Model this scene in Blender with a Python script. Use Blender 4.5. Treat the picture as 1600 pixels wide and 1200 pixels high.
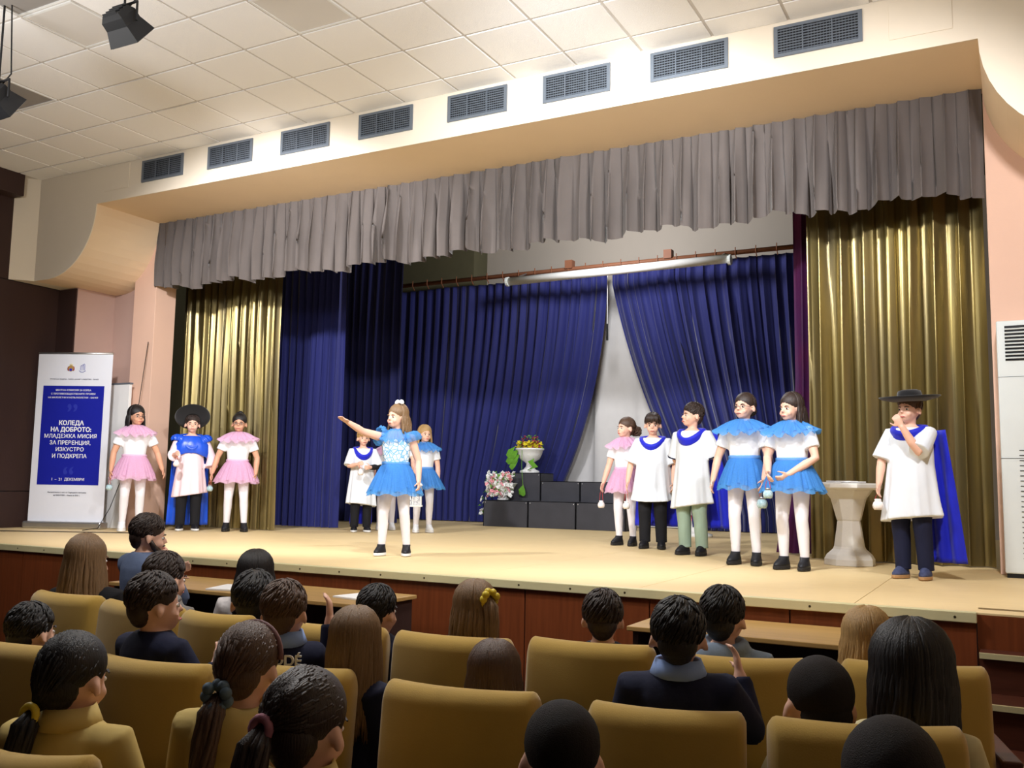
import bpy, math, random
import numpy as np
from mathutils import Vector, Matrix, Euler, noise
sc = bpy.context.scene
for o in list(bpy.data.objects): bpy.data.objects.remove(o)
col = sc.collection
PI = math.pi
# ------------------------------------------------------------------ camera (solved from the photo's vanishing points)
FPX = 1465.0
CAM = Vector((0, 0, 1.512))
def _axes():
    d2 = Vector((1588-800, 770-600, FPX)).normalized()
    d1 = -Vector((-1948-800, 712-600, FPX)).normalized()
    d1 = (d1 - d2*d1.dot(d2)).normalized()
    return Matrix((d1, d2, d1.cross(d2)))
RW = _axes()                                   # camera coords (right, down, forward) -> world
cam_d = bpy.data.cameras.new('camera'); cam = bpy.data.objects.new('camera', cam_d); col.objects.link(cam)
cam_d.sensor_width = 36; cam_d.lens = 36*FPX/1600; cam_d.clip_start = 0.05; cam_d.clip_end = 100
m3 = Matrix((RW @ Vector((1,0,0)), RW @ Vector((0,-1,0)), RW @ Vector((0,0,-1)))).transposed()
cam.matrix_world = Matrix.Translation(CAM) @ m3.to_4x4()
sc.camera = cam
def ray(u, v): return RW @ Vector((u-800, v-600, FPX))
def onz(u, v, z): r = ray(u, v); return CAM + r*((z-CAM.z)/r.z)
def ony(u, v, y): r = ray(u, v); return CAM + r*((y-CAM.y)/r.y)
def atd(u, v, D): return CAM + ray(u, v)*(D/FPX)
# ------------------------------------------------------------------ exposure, world, lamps
sc.view_settings.view_transform = 'Standard'; sc.view_settings.look = 'None'
sc.view_settings.gamma = 1; sc.view_settings.use_curve_mapping = False
sc.view_settings.exposure = 0.06
w = bpy.data.worlds.new('world'); sc.world = w; w.use_nodes = True
w.node_tree.nodes['Background'].inputs[0].default_value = (0.9, 0.85, 0.8, 1)
w.node_tree.nodes['Background'].inputs[1].default_value = 0.012
def spot(name, loc, target, power, angle, color=(1,1,1), blend=.5, size=.12):
    d = bpy.data.lights.new(name, 'SPOT'); d.energy = power; d.spot_size = math.radians(angle); d.spot_blend = blend
    d.color = color; d.shadow_soft_size = size
    o = bpy.data.objects.new(name, d); col.objects.link(o); o.location = loc
    o.rotation_euler = (Vector(target)-Vector(loc)).to_track_quat('-Z', 'Y').to_euler(); return o
def point(name, loc, power, color=(1,1,1), size=.2):
    d = bpy.data.lights.new(name, 'POINT'); d.energy = power; d.color = color; d.shadow_soft_size = size
    o = bpy.data.objects.new(name, d); col.objects.link(o); o.location = loc; return o
# stage floods hung under the hall ceiling, aimed at the stage
spot('stage_flood', (-6.2, 4.4, 4.55), (-7.3, 9.8, 1.2), 800, 95, (.97, .97, 1))
spot('stage_flood', (-2.2, 4.2, 4.6), (-4.6, 10.5, 1.2), 700, 95, (.92, .96, 1))
spot('stage_flood', (0.2, 4.0, 4.6), (-2.5, 9.0, 1.2), 480, 90, (.98, .97, 1))
# unseen fill points added in the hall to brighten ceiling and seat tops
point('hall_lamp', (-2.6, 3.6, 4.0), 190, (1, .985, .97), .25)
point('hall_lamp', (-6.6, 3.0, 3.9), 125, (1, .98, .96), .25)
# unseen fill added over the curtains to brighten the back wall
point('backstage_lamp', (-5.0, 11.3, 5.2), 260, (.95, .96, 1), .3)
# ------------------------------------------------------------------ materials
def mat(name, c, rough=.7, metal=0, var=.08, scale=8, bump=0, bscale=60, stretch=(1,1,1), sheen=0, spec=.3, c2=None, alpha=1, trans=0, emit=None):
    m = bpy.data.materials.new(name); m.use_nodes = True; nt = m.node_tree; b = nt.nodes['Principled BSDF']
    b.inputs['Roughness'].default_value = rough; b.inputs['Metallic'].default_value = metal
    b.inputs['Specular IOR Level'].default_value = spec
    if sheen: b.inputs['Sheen Weight'].default_value = sheen
    if alpha < 1: b.inputs['Alpha'].default_value = alpha
    if trans: b.inputs['Transmission Weight'].default_value = trans
    tc = nt.nodes.new('ShaderNodeTexCoord'); mp = nt.nodes.new('ShaderNodeMapping'); mp.inputs['Scale'].default_value = stretch
    nt.links.new(tc.outputs['Object'], mp.inputs[0])
    n = nt.nodes.new('ShaderNodeTexNoise'); n.inputs['Scale'].default_value = scale; n.inputs['Detail'].default_value = 4
    nt.links.new(mp.outputs[0], n.inputs['Vector'])
    r = nt.nodes.new('ShaderNodeMix'); r.data_type = 'RGBA'
    a = tuple(max(0, x*(1-var)) for x in c); z = c2 or tuple(min(1, x*(1+var)) for x in c)
    r.inputs[6].default_value = (*a, 1); r.inputs[7].default_value = (*z, 1)
    nt.links.new(n.outputs['Fac'], r.inputs[0]); nt.links.new(r.outputs[2], b.inputs['Base Color'])
    if bump:
        n2 = nt.nodes.new('ShaderNodeTexNoise'); n2.inputs['Scale'].default_value = bscale; n2.inputs['Detail'].default_value = 3
        nt.links.new(mp.outputs[0], n2.inputs['Vector'])
        bp = nt.nodes.new('ShaderNodeBump'); bp.inputs['Strength'].default_value = bump; bp.inputs['Distance'].default_value = .01
        nt.links.new(n2.outputs['Fac'], bp.inputs['Height']); nt.links.new(bp.outputs[0], b.inputs['Normal'])
    if emit: b.inputs['Emission Color'].default_value = (*emit[:3], 1); b.inputs['Emission Strength'].default_value = emit[3]
    return m
def lin(r, g, b): return tuple(((x/255+.055)/1.055)**2.4 if x > 10 else x/255/12.92 for x in (r, g, b))
M = {}
M['tile'] = mat('ceiling_tile', lin(247,246,245), .95, var=.03, scale=120, bump=.25, bscale=150)
M['tbar'] = mat('ceiling_grid', lin(206,201,195), .6)
M['diffuser'] = mat('lamp_diffuser', lin(150,145,140), .35, var=.1, scale=3)
M['diffuser_white'] = mat('lamp_diffuser_white', lin(222,218,212), .35, var=.04, scale=3)
M['cream'] = mat('cream_plaster', lin(232,220,200), .9, var=.03, scale=3, bump=.05)
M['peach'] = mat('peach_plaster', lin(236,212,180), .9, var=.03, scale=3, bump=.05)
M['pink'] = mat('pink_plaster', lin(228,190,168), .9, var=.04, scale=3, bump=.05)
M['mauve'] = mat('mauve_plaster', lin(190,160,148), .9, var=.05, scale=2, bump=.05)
M['darkwood'] = mat('dark_brown_panel', lin(58,40,36), .6, var=.18, scale=3, stretch=(1,1,.3), bump=.1)
M['stagewood'] = mat('pale_stage_board', lin(222,196,146), .55, var=.07, scale=3, stretch=(1,6,1), bump=.04, bscale=40)
M['mahogany'] = mat('mahogany_veneer', lin(112,56,28), .4, var=.4, scale=14, stretch=(3,3,.18))
M['stairwood'] = mat('stair_veneer', lin(80,42,30), .4, var=.4, scale=14, stretch=(.2,3,3))
M['brass'] = mat('pale_brass_strip', lin(214,204,158), .45, metal=.25, var=.06)
M['screw'] = mat('screw_head', lin(90,80,60), .4, metal=.8)
M['valance'] = mat('taupe_velvet', lin(98,90,86), .8, var=.12, scale=5, sheen=.1, bump=.06)
def satin(name, base, gold):
    m = mat(name, base, .3, metal=.72, var=.25, scale=2.5, stretch=(3,3,.35), c2=gold, spec=.6, bump=.05, bscale=90); return m
M['gold'] = satin('gold_grey_satin', lin(94,89,82), lin(164,143,76))  # yellow streaks of lit satin are painted in as the second colour
M['navy'] = mat('navy_velvet', lin(30,36,104), .7, var=.2, scale=4, stretch=(3,3,.5), sheen=.25)
M['navy_dark'] = mat('dark_navy_velvet', lin(24,28,82), .75, var=.2, scale=4, stretch=(3,3,.5), sheen=.2)
M['wine'] = mat('wine_purple_cloth', lin(40,28,92), .7, var=.3, scale=2, c2=lin(104,24,62))
M['drape'] = mat('white_drape', lin(205,203,202), .85, var=.05)
M['stagewall'] = mat('backstage_wall', lin(176,166,154), .9, var=.06, scale=2)
M['olive'] = mat('backstage_olive', lin(92,88,66), .9, var=.1)
M['rail'] = mat('brown_rail', lin(128,82,58), .6, var=.2)
M['white'] = mat('white_paint', lin(236,236,234), .5, var=.03)
M['whitegloss'] = mat('white_plastic', lin(226,232,230), .35, var=.02)
M['offwhite'] = mat('aged_white_stone', lin(226,222,214), .6, var=.07, scale=9, bump=.1)
M['paper'] = mat('paper', lin(240,240,240), .8, var=.02)
M['black'] = mat('black_paint', lin(26,26,28), .55, var=.15)
M['blackbox'] = mat('black_stage_paint', lin(64,64,70), .6, var=.25, scale=5, bump=.05)
M['greymetal'] = mat('grey_vent_metal', lin(112,120,130), .5, metal=.3, var=.06)
M['ventdark'] = mat('vent_shadow_steel', lin(20,22,26), .7, var=.2)  # near-black colour painted in for the shade within gaps and slots
M['steel'] = mat('brushed_steel', lin(190,190,190), .35, metal=.9)
M['bannerwhite'] = mat('banner_white', lin(226,228,236), .5, var=.02)
M['bannerblue'] = mat('banner_blue', lin(24,32,150), .45, var=.05)
M['bannerquote'] = mat('banner_faint_blue', lin(44,54,164), .45, var=.02)
M['ink'] = mat('dark_print', lin(60,62,80), .6, var=.02)
M['mustard'] = mat('mustard_velvet', lin(184,149,66), .8, var=.14, scale=6, sheen=.35, bump=.06, bscale=200)
M['desk'] = mat('desk_oak', lin(176,140,84), .4, var=.22, scale=8, stretch=(.25,3,3))
M['leaf'] = mat('green_leaf', lin(96,150,44), .5, var=.3, scale=20)
M['yellowflower'] = mat('yellow_flower', lin(214,196,40), .6, var=.2, scale=30)
M['redflower'] = mat('dusky_red_flower', lin(150,60,70), .6, var=.25, scale=30)
M['pinkflower'] = mat('pink_flower', lin(236,160,170), .6, var=.2, scale=30)
M['whiteflower'] = mat('white_flower', lin(236,238,236), .6, var=.05, scale=30)
# people
M['skin'] = mat('skin_light', lin(232,184,160), .5, var=.05, scale=10, spec=.35)
M['skin_tan'] = mat('skin_warm', lin(212,160,130), .5, var=.05, scale=10, spec=.35)
def hairmat(name, c): return mat(name, c, .5, var=.45, scale=40, stretch=(5,5,.4), bump=.35, bscale=60, spec=.5)
M['hair_black'] = hairmat('black_hair', lin(24,19,19))
M['hair_dark'] = hairmat('dark_brown_hair', lin(50,36,30))
M['hair_brown'] = hairmat('brown_hair', lin(84,60,44))
M['hair_light'] = hairmat('light_brown_hair', lin(124,96,66))
M['hair_blond'] = hairmat('blond_hair', lin(176,140,88))
M['hair_crop'] = mat('cropped_dark_hair', lin(30,23,21), .75, var=.3, scale=160, bump=.5, bscale=420, spec=.25)
M['lips'] = mat('lips', lin(196,110,104), .45)
M['iris'] = mat('dark_iris', lin(38,28,24), .2)
M['eyewhite'] = mat('eye_white', lin(236,232,228), .3)
M['tee'] = mat('white_cotton', lin(236,238,242), .85, var=.03, scale=14, bump=.12, bscale=24)
M['tights'] = mat('white_tights', lin(232,228,232), .7, var=.02)
M['tunic'] = mat('white_tunic_cloth', lin(226,231,238), .85, var=.04, scale=10, bump=.15, bscale=18)
M['pinktunic'] = mat('pale_pink_tunic', lin(240,216,222), .75, var=.05, scale=12, bump=.2, bscale=20)
M['royal'] = mat('royal_blue_cloth', lin(22,34,196), .6, var=.2, scale=9, sheen=.2, bump=.15, bscale=20)
M['satinblue'] = mat('blue_satin', lin(26,84,214), .35, var=.25, scale=12, bump=.3, bscale=22, spec=.6)
M['blackcloth'] = mat('black_cloth', lin(24,24,28), .85, var=.2)
M['navycloth'] = mat('navy_sweater', lin(24,28,54), .85, var=.2, scale=14, bump=.1)
M['greenpants'] = mat('sage_trousers', lin(150,170,152), .85, var=.1, scale=12, bump=.15, bscale=20)
M['shoe'] = mat('black_shoe', lin(28,28,32), .5, var=.2)
M['sole'] = mat('white_sole', lin(232,232,232), .6)
M['soledark'] = mat('dark_sole', lin(40,38,38), .7)
M['hiking'] = mat('navy_hiking_shoe', lin(40,50,84), .7, var=.4, scale=40, c2=lin(84,92,130))
M['tan'] = mat('tan_sole', lin(180,140,96), .7)
M['felt'] = mat('black_felt', lin(18,18,20), .9, var=.2, sheen=.3)
M['lightblue'] = mat('light_blue_collar', lin(140,165,216), .8, var=.05)
M['yellowshirt'] = mat('pale_yellow_cotton', lin(206,180,110), .85, var=.08, scale=10, bump=.12, bscale=24)
M['creamshirt'] = mat('cream_shirt', lin(206,194,150), .85, var=.06)
M['greyhood'] = mat('grey_hoodie', lin(128,124,120), .9, var=.1, scale=20, bump=.15)
M['bluehood'] = mat('blue_grey_hoodie', lin(130,146,166), .9, var=.1, scale=20, bump=.15)
M['denim'] = mat('slate_blue_shirt', lin(98,112,142), .85, var=.08, scale=12, bump=.1)
M['floral'] = mat('pale_floral_blouse', lin(200,190,190), .8, var=.3, scale=40, c2=lin(240,235,235))
M['scrunchyellow'] = mat('yellow_satin_tie', lin(222,196,60), .4, var=.2, bump=.3, bscale=40)
M['scrunchgrey'] = mat('blue_grey_tie', lin(92,112,130), .6, var=.3, scale=30, bump=.3, bscale=40)
M['scrunchpink'] = mat('mauve_tie', lin(170,112,128), .7, var=.2, bump=.3, bscale=40)
M['headband'] = mat('dusky_headband', lin(120,84,84), .6, var=.3, scale=60)
M['glasses'] = mat('spectacle_frame', lin(70,50,60), .4)
M['jar'] = mat('blue_glitter_glass', lin(120,190,206), .15, var=.5, scale=60, c2=lin(220,240,244))
M['jarwhite'] = mat('white_lantern_jar', lin(236,228,224), .3, var=.12, scale=40)
M['cord'] = mat('red_cord', lin(176,60,64), .8)
M['cable'] = mat('black_cable', lin(24,22,22), .6)
def tulle(name, c, al):
    m = bpy.data.materials.new(name); m.use_nodes = True; nt = m.node_tree; nt.nodes.remove(nt.nodes['Principled BSDF'])
    out = nt.nodes['Material Output']; d = nt.nodes.new('ShaderNodeBsdfDiffuse'); t = nt.nodes.new('ShaderNodeBsdfTranslucent'); tr = nt.nodes.new('ShaderNodeBsdfTransparent')
    n = nt.nodes.new('ShaderNodeTexNoise'); n.inputs['Scale'].default_value = 30
    mx = nt.nodes.new('ShaderNodeMix'); mx.data_type = 'RGBA'; mx.inputs[6].default_value = (*[x*.82 for x in c], 1); mx.inputs[7].default_value = (*[min(1, x*1.12) for x in c], 1)
    nt.links.new(n.outputs['Fac'], mx.inputs[0])
    for k in (d, t): nt.links.new(mx.outputs[2], k.inputs[0])
    a = nt.nodes.new('ShaderNodeMixShader'); a.inputs[0].default_value = .4; b = nt.nodes.new('ShaderNodeMixShader'); b.inputs[0].default_value = al
    nt.links.new(d.outputs[0], a.inputs[1]); nt.links.new(t.outputs[0], a.inputs[2])
    nt.links.new(tr.outputs[0], b.inputs[1]); nt.links.new(a.outputs[0], b.inputs[2]); nt.links.new(b.outputs[0], out.inputs[0]); return m
M['tulle_pink'] = tulle('pink_tulle', lin(255,208,236), .72)
M['tulle_blue'] = tulle('blue_tulle', lin(96,168,236), .7)
def pattern(name, c1, c2):
    m = mat(name, c1, .6); nt = m.node_tree; b = nt.nodes['Principled BSDF']
    v = nt.nodes.new('ShaderNodeTexVoronoi'); v.feature = 'DISTANCE_TO_EDGE'; v.inputs['Scale'].default_value = 26
    tc = nt.nodes.new('ShaderNodeTexCoord'); nt.links.new(tc.outputs['Object'], v.inputs['Vector'])
    r = nt.nodes.new('ShaderNodeValToRGB'); r.color_ramp.elements[0].color = (*c2, 1); r.color_ramp.elements[1].color = (*c1, 1)
    r.color_ramp.elements[0].position = .04; r.color_ramp.elements[1].position = .12
    nt.links.new(v.outputs[0], r.inputs[0]); nt.links.new(r.outputs[0], b.inputs['Base Color']); return m
M['bodice'] = pattern('blue_lace_bodice', lin(224,236,244), lin(110,170,214))
M['lace'] = pattern('white_lattice', lin(240,240,240), lin(186,186,190))
# ------------------------------------------------------------------ mesh helpers
def V(*a): return Vector(a)
class MB:
    def __init__(s): s.v = []; s.f = []
    def add(s, vs, fs):
        o = len(s.v); s.v += [tuple(p) for p in vs]; s.f += [tuple(i+o for i in q) for q in fs]; return s
    def box(s, c, d, rot=None):
        hx, hy, hz = d[0]/2, d[1]/2, d[2]/2
        vs = [V(x, y, z) for x in (-hx, hx) for y in (-hy, hy) for z in (-hz, hz)]
        if rot is not None: vs = [rot @ p for p in vs]
        return s.add([p+V(*c) for p in vs], [(0,1,3,2),(4,6,7,5),(0,4,5,1),(2,3,7,6),(0,2,6,4),(1,5,7,3)])
    def span(s, a, b): return s.box([(a[i]+b[i])/2 for i in range(3)], [abs(b[i]-a[i]) for i in range(3)])
    def ell(s, c, r, rot=None, nu=16, nv=10):
        vs = []; c = V(*c)
        for j in range(1, nv):
            t = PI*j/nv
            for i in range(nu):
                a = 2*PI*i/nu; p = V(r[0]*math.sin(t)*math.cos(a), r[1]*math.sin(t)*math.sin(a), r[2]*math.cos(t))
                vs.append(c+(rot @ p if rot is not None else p))
        top = V(0,0,r[2]); vs += [c+(rot @ top if rot is not None else top), c-(rot @ top if rot is not None else top)]
        n = (nv-1)*nu; fs = []
        for j in range(nv-2):
            for i in range(nu): k = (i+1) % nu; fs.append((j*nu+i, (j+1)*nu+i, (j+1)*nu+k, j*nu+k))
        for i in range(nu): k = (i+1) % nu; fs.append((n, i, k)); fs.append((n+1, (nv-2)*nu+k, (nv-2)*nu+i))
        return s.add(vs, fs)
    def tube(s, pts, rad, n=8, flat=None, ref=None, closed=False):
        pts = [V(*p) for p in pts]; N = len(pts)
        if not hasattr(rad, '__len__'): rad = [rad]*N
        vs = []; up = V(*ref) if ref is not None else None
        for i, p in enumerate(pts):
            a = pts[(i-1) % N] if closed else pts[max(i-1, 0)]; b = pts[(i+1) % N] if closed else pts[min(i+1, N-1)]
            t = (b-a).normalized()
            if up is None: up = V(0,0,1) if abs(t.z) < .9 else V(0,1,0)
            e1 = up - t*up.dot(t)
            if e1.length < 1e-5: e1 = V(1,0,0)-t*t.x
            e1.normalize(); e2 = t.cross(e1); up = e1 if ref is None else V(*ref)
            ra, rb = (rad[i], rad[i]) if not hasattr(rad[i], '__len__') else rad[i]
            for k in range(n):
                g = 2*PI*k/n; vs.append(p+e1*(ra*math.cos(g))+e2*(rb*math.sin(g)))
        fs = []
        for i in range(N if closed else N-1):
            j = (i+1) % N
            for k in range(n): q = (k+1) % n; fs.append((i*n+k, i*n+q, j*n+q, j*n+k))
        if not closed: fs += [tuple(range(n-1, -1, -1)), tuple((N-1)*n+k for k in range(n))]
        return s.add(vs, fs)
    def rings(s, R, caps=True):
        n = len(R[0]); vs = [p for r in R for p in r]; fs = []
        for i in range(len(R)-1):
            for k in range(n): q = (k+1) % n; fs.append((i*n+k, i*n+q, (i+1)*n+q, (i+1)*n+k))
        if caps: fs += [tuple(range(n-1, -1, -1)), tuple((len(R)-1)*n+k for k in range(n))]
        return s.add(vs, fs)
    def lathe(s, prof, n=24, c=(0,0,0), sq=(1,1), caps=True, phase=0):
        return s.rings([[V(c[0]+r*sq[0]*math.cos(2*PI*k/n+phase), c[1]+r*sq[1]*math.sin(2*PI*k/n+phase), c[2]+z) for k in range(n)] for r, z in prof], caps)
    def grid(s, fn, nu, nv):
        vs = [fn(i/nu, j/nv) for j in range(nv+1) for i in range(nu+1)]
        fs = [(j*(nu+1)+i, j*(nu+1)+i+1, (j+1)*(nu+1)+i+1, (j+1)*(nu+1)+i) for j in range(nv) for i in range(nu)]
        return s.add(vs, fs)
    def prism(s, poly, y0, y1):
        n = len(poly); vs = [V(x, y0, z) for x, z in poly]+[V(x, y1, z) for x, z in poly]
        return s.add(vs, [tuple(range(n)), tuple(range(2*n-1, n-1, -1))]+[(k, n+k, n+(k+1) % n, (k+1) % n) for k in range(n)])
    def xform(s, mtx): s.v = [tuple(mtx @ V(*p)) for p in s.v]; return s
    def build(s, name, m, parent=None, smooth=False, voxel=None, relax=2, bevel=None, solid=None, subd=0):
        me = bpy.data.meshes.new(name); me.from_pydata(s.v, [], s.f); me.update()
        if voxel or bevel or solid or subd:
            t = bpy.data.objects.new('tmp', me); col.objects.link(t)
            if voxel:
                k = t.modifiers.new('r', 'REMESH'); k.mode = 'VOXEL'; k.voxel_size = voxel
                if relax: q = t.modifiers.new('s', 'SMOOTH'); q.factor = .5; q.iterations = relax
            if solid: k = t.modifiers.new('so', 'SOLIDIFY'); k.thickness = solid
            if bevel: k = t.modifiers.new('b', 'BEVEL'); k.width = bevel; k.segments = 2; k.limit_method = 'ANGLE'
            if subd: k = t.modifiers.new('su', 'SUBSURF'); k.levels = subd
            me2 = bpy.data.meshes.new_from_object(t.evaluated_get(bpy.context.evaluated_depsgraph_get()))
            bpy.data.objects.remove(t); bpy.data.meshes.remove(me); me = me2; me.name = name
        else:
            import bmesh
            b = bmesh.new(); b.from_mesh(me); bmesh.ops.recalc_face_normals(b, faces=b.faces); b.to_mesh(me); b.free()
        me.materials.clear(); me.materials.append(M[m] if isinstance(m, str) else m)
        if smooth or voxel: me.polygons.foreach_set('use_smooth', [True]*len(me.polygons))
        o = bpy.data.objects.new(name, me); col.objects.link(o); o.parent = parent; return o
def empty(name, loc=(0,0,0), rz=0):
    o = bpy.data.objects.new(name, None); col.objects.link(o); o.location = loc; o.rotation_euler = (0,0,rz); return o
def tag(o, label, cat, group=None):
    o['label'] = label; o['category'] = cat
    if group: o['group'] = group
    return o
def struct(o): o['kind'] = 'structure'; return o
def clone(src, parent=None, loc=None):
    c = src.copy(); col.objects.link(c); c.parent = parent
    if loc is not None: c.location = loc
    return c
def clone_tree(src, parent=None):
    c = clone(src, parent)
    for ch in [k for k in bpy.data.objects if k.parent == src]: clone_tree(ch, c)
    return c
def text(body, size, m, parent, loc, rot=(PI/2,0,0), align='CENTER', name='lettering', bold=0, extr=.0008):
    cu = bpy.data.curves.new(name, 'FONT'); cu.body = body; cu.size = size; cu.align_x = align; cu.align_y = 'CENTER'; cu.extrude = extr; cu.offset = bold
    t = bpy.data.objects.new('tmp', cu); col.objects.link(t)
    me = bpy.data.meshes.new_from_object(t.evaluated_get(bpy.context.evaluated_depsgraph_get())); bpy.data.objects.remove(t)
    me.materials.clear(); me.materials.append(M[m]); me.name = name
    o = bpy.data.objects.new(name, me); col.objects.link(o); o.parent = parent; o.location = loc; o.rotation_euler = rot; return o
# ================================================================== THE SETTING
ZS = .9; YE = 5.41; YV = 7.13; YW = 8.18; ZSOF = 4.71; ZC = 5.15; XL = -9.40; XR = -0.125; XWALL = -10.65
struct(MB().span((-11.5, -3, -.1), (3.5, YE+.3, 0)).build('floor', 'darkwood'))
# ---- ceiling with lay-in tiles
ceil = struct(MB().span((-11.5, 1.0, ZC), (3.5, YV+.05, ZC+.1)).build('ceiling', 'tbar'))
X0, DX, Y0, DY = -7.45, .602, 6.84, .612
tile_me = None; short_me = None
lamp_cells = {(1, 4): 'diffuser', (-2, 2): 'diffuser', (4, 2): 'diffuser_white', (1, 3): 'diffuser_white'}
cell_names = {(1, 4): 'unlit grey square ceiling light panel above the black floodlight', (-2, 2): 'unlit grey square ceiling light panel beside the brown beam', (4, 2): 'off-white smooth square ceiling light panel among textured tiles', (1, 3): 'smooth plain ceiling light panel next to hanging floodlight'}
for i in range(-5, 15):
    for j in range(-1, 9):
        xa, yb = X0+DX*i, Y0-DY*j
        ya = yb-DY; yb = min(yb, YV)
        g = .013
        if (i, j) in lamp_cells:
            o = empty('ceiling_light', ((xa+DX/2), (ya+yb)/2, ZC)); tag(o, cell_names[(i, j)], 'light panel')
            MB().span((-DX/2+.03, -DY/2+.03, -.006), (DX/2-.03, DY/2-.03, .002)).build('diffuser', lamp_cells[(i, j)], o)
            fr = MB()
            for a, b in (((-DX/2+g, -DY/2+g), (DX/2-g, -DY/2+.032)), ((-DX/2+g, DY/2-.032), (DX/2-g, DY/2-g)), ((-DX/2+g, -DY/2+.032), (-DX/2+.032, DY/2-.032)), ((DX/2-.032, -DY/2+.032), (DX/2-g, DY/2-.032))):
                fr.span((*a, -.012), (*b, .002))
            fr.build('frame', 'white', o); continue
        if yb-ya > DY*.9:
            if tile_me is None: tile_me = MB().span((-DX/2+g, -DY/2+g, -.008), (DX/2-g, DY/2-g, .004)).build('ceiling_tile', 'tile', ceil, bevel=.004); o = tile_me
            else: o = clone(tile_me, ceil)
        else:
            if short_me is None: short_me = MB().span((-DX/2+g, -(yb-ya)/2+g, -.008), (DX/2-g, (yb-ya)/2-.004, .004)).build('ceiling_tile', 'tile', ceil); o = short_me
            else: o = clone(short_me, ceil)
        o.location = (xa+DX/2, (ya+yb)/2, ZC)
# ---- bulkhead above the stage with coved ends
def lower_edge():
    p = [(XWALL+.2, 3.88)]
    for k in range(13): t = PI/2*(1-k/12); p.append((-10.2+.80*math.cos(t), ZSOF-.83*math.sin(t)))
    for k in range(13): t = PI/2*(k/12); p.append((.675-.80*math.cos(t), ZSOF-.83*math.sin(t)))
    p.append((2.2, 3.88)); return p
edge = lower_edge()
bulk = struct(MB().prism(edge+[(2.2, ZC), (XWALL+.2, ZC)], YV+.012, YW).build('wall_bulkhead', 'peach'))
MB().prism(edge+[(2.2, ZC), (XWALL+.2, ZC)], YV, YV+.012).build('front_face', 'cream', bulk)
MB().prism([(XWALL+.2, 3.88), (XWALL+.2, ZC), (XWALL+.199, ZC), (XWALL+.199, 3.88)], YV, YV+.01).build('corner_bead', 'cream', bulk)
cf = MB(); cf.add([V(XWALL, 6.93, 3.88), V(XWALL+.2, YV, 3.88), V(XWALL+.2, YW, 3.88), V(XWALL, YW, 3.88), V(XWALL, 6.93, ZC), V(XWALL+.2, YV, ZC), V(XWALL+.2, YW, ZC), V(XWALL, YW, ZC)], [(0,1,2,3),(4,7,6,5),(0,4,5,1),(1,5,6,2),(2,6,7,3),(3,7,4,0)])
cf.build('splayed_corner', 'cream', bulk)
for n, (xa, xb, za, zb) in enumerate(((-9.27, -8.86, 4.835, 5.125), (-.71, -.283, 4.82, 5.10))):
    b = MB().span((xa, YV-.006, za), (xb, YV, zb)).build('access_panel', 'cream', bulk, bevel=.003)
# proscenium wall, pilasters
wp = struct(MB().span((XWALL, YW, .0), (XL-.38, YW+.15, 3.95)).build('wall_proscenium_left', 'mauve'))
struct(MB().span((XL-.39, YW-.12, ZS), (XL, YW+.2, ZSOF+.02)).build('trim_1', 'pink', bevel=.004))
struct(MB().span((XR, YW-.12, ZS), (XR+.42, YW+.2, ZSOF+.02)).build('trim_2', 'pink', bevel=.004))
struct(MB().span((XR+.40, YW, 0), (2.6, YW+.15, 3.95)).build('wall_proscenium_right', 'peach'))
struct(MB().span((XL-.4, YW, ZSOF), (XR+.4, YW+.12, 5.7)).build('wall_over_opening', 'olive'))
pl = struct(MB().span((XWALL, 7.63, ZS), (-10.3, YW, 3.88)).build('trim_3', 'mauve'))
MB().span((XWALL, 7.615, ZS), (-10.31, 7.63, 3.87)).build('facing_panel', 'darkwood', pl)
# left hall wall of dark panels
wl = struct(MB().span((XWALL-.15, -3, 0), (XWALL-.012, 8.2, ZC)).build('wall_left', 'black'))
for k in range(8):
    ya = 7.63-1.22*(k+1); yb = 7.63-1.22*k
    for za, zb in ((0.02, 1.33), (1.34, 3.87)):
        MB().span((XWALL-.014, ya+.004, za), (XWALL, yb-.004, zb)).build('wall_panel', 'darkwood', wl)
    MB().span((XWALL-.014, ya, 3.88), (XWALL-.004, yb, 4.9)).build('upper_panel', 'darkwood', wl)
struct(MB().span((XWALL-.02, -3, 4.88), (XWALL+.2, 6.92, ZC)).build('trim_4', 'darkwood', bevel=.006))
struct(MB().span((2.6, -3, 0), (2.75, 8.3, ZC)).build('wall_right', 'peach'))
struct(MB().span((-11.5, -3.15, 0), (3.5, -3, ZC)).build('wall_hall_back', 'darkwood'))
# stage house
struct(MB().span((-13, 13.75, .8), (3, 13.9, 6.2)).build('wall_stage_back', 'stagewall'))
struct(MB().span((-13.1, YW+.15, .8), (-12.95, 13.9, 6.2)).build('wall_stage_left', 'olive'))
struct(MB().span((2.9, YW+.15, .8), (3.05, 13.9, 6.2)).build('wall_stage_right', 'olive'))
struct(MB().span((-13, YW+.1, 5.75), (3, 13.9, 5.9)).build('ceiling_stage', 'olive'))
struct(MB().span((-10.6, 13.3, 4.2), (-7.9, 13.75, 5.75)).build('wall_stage_duct', 'olive'))
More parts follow.
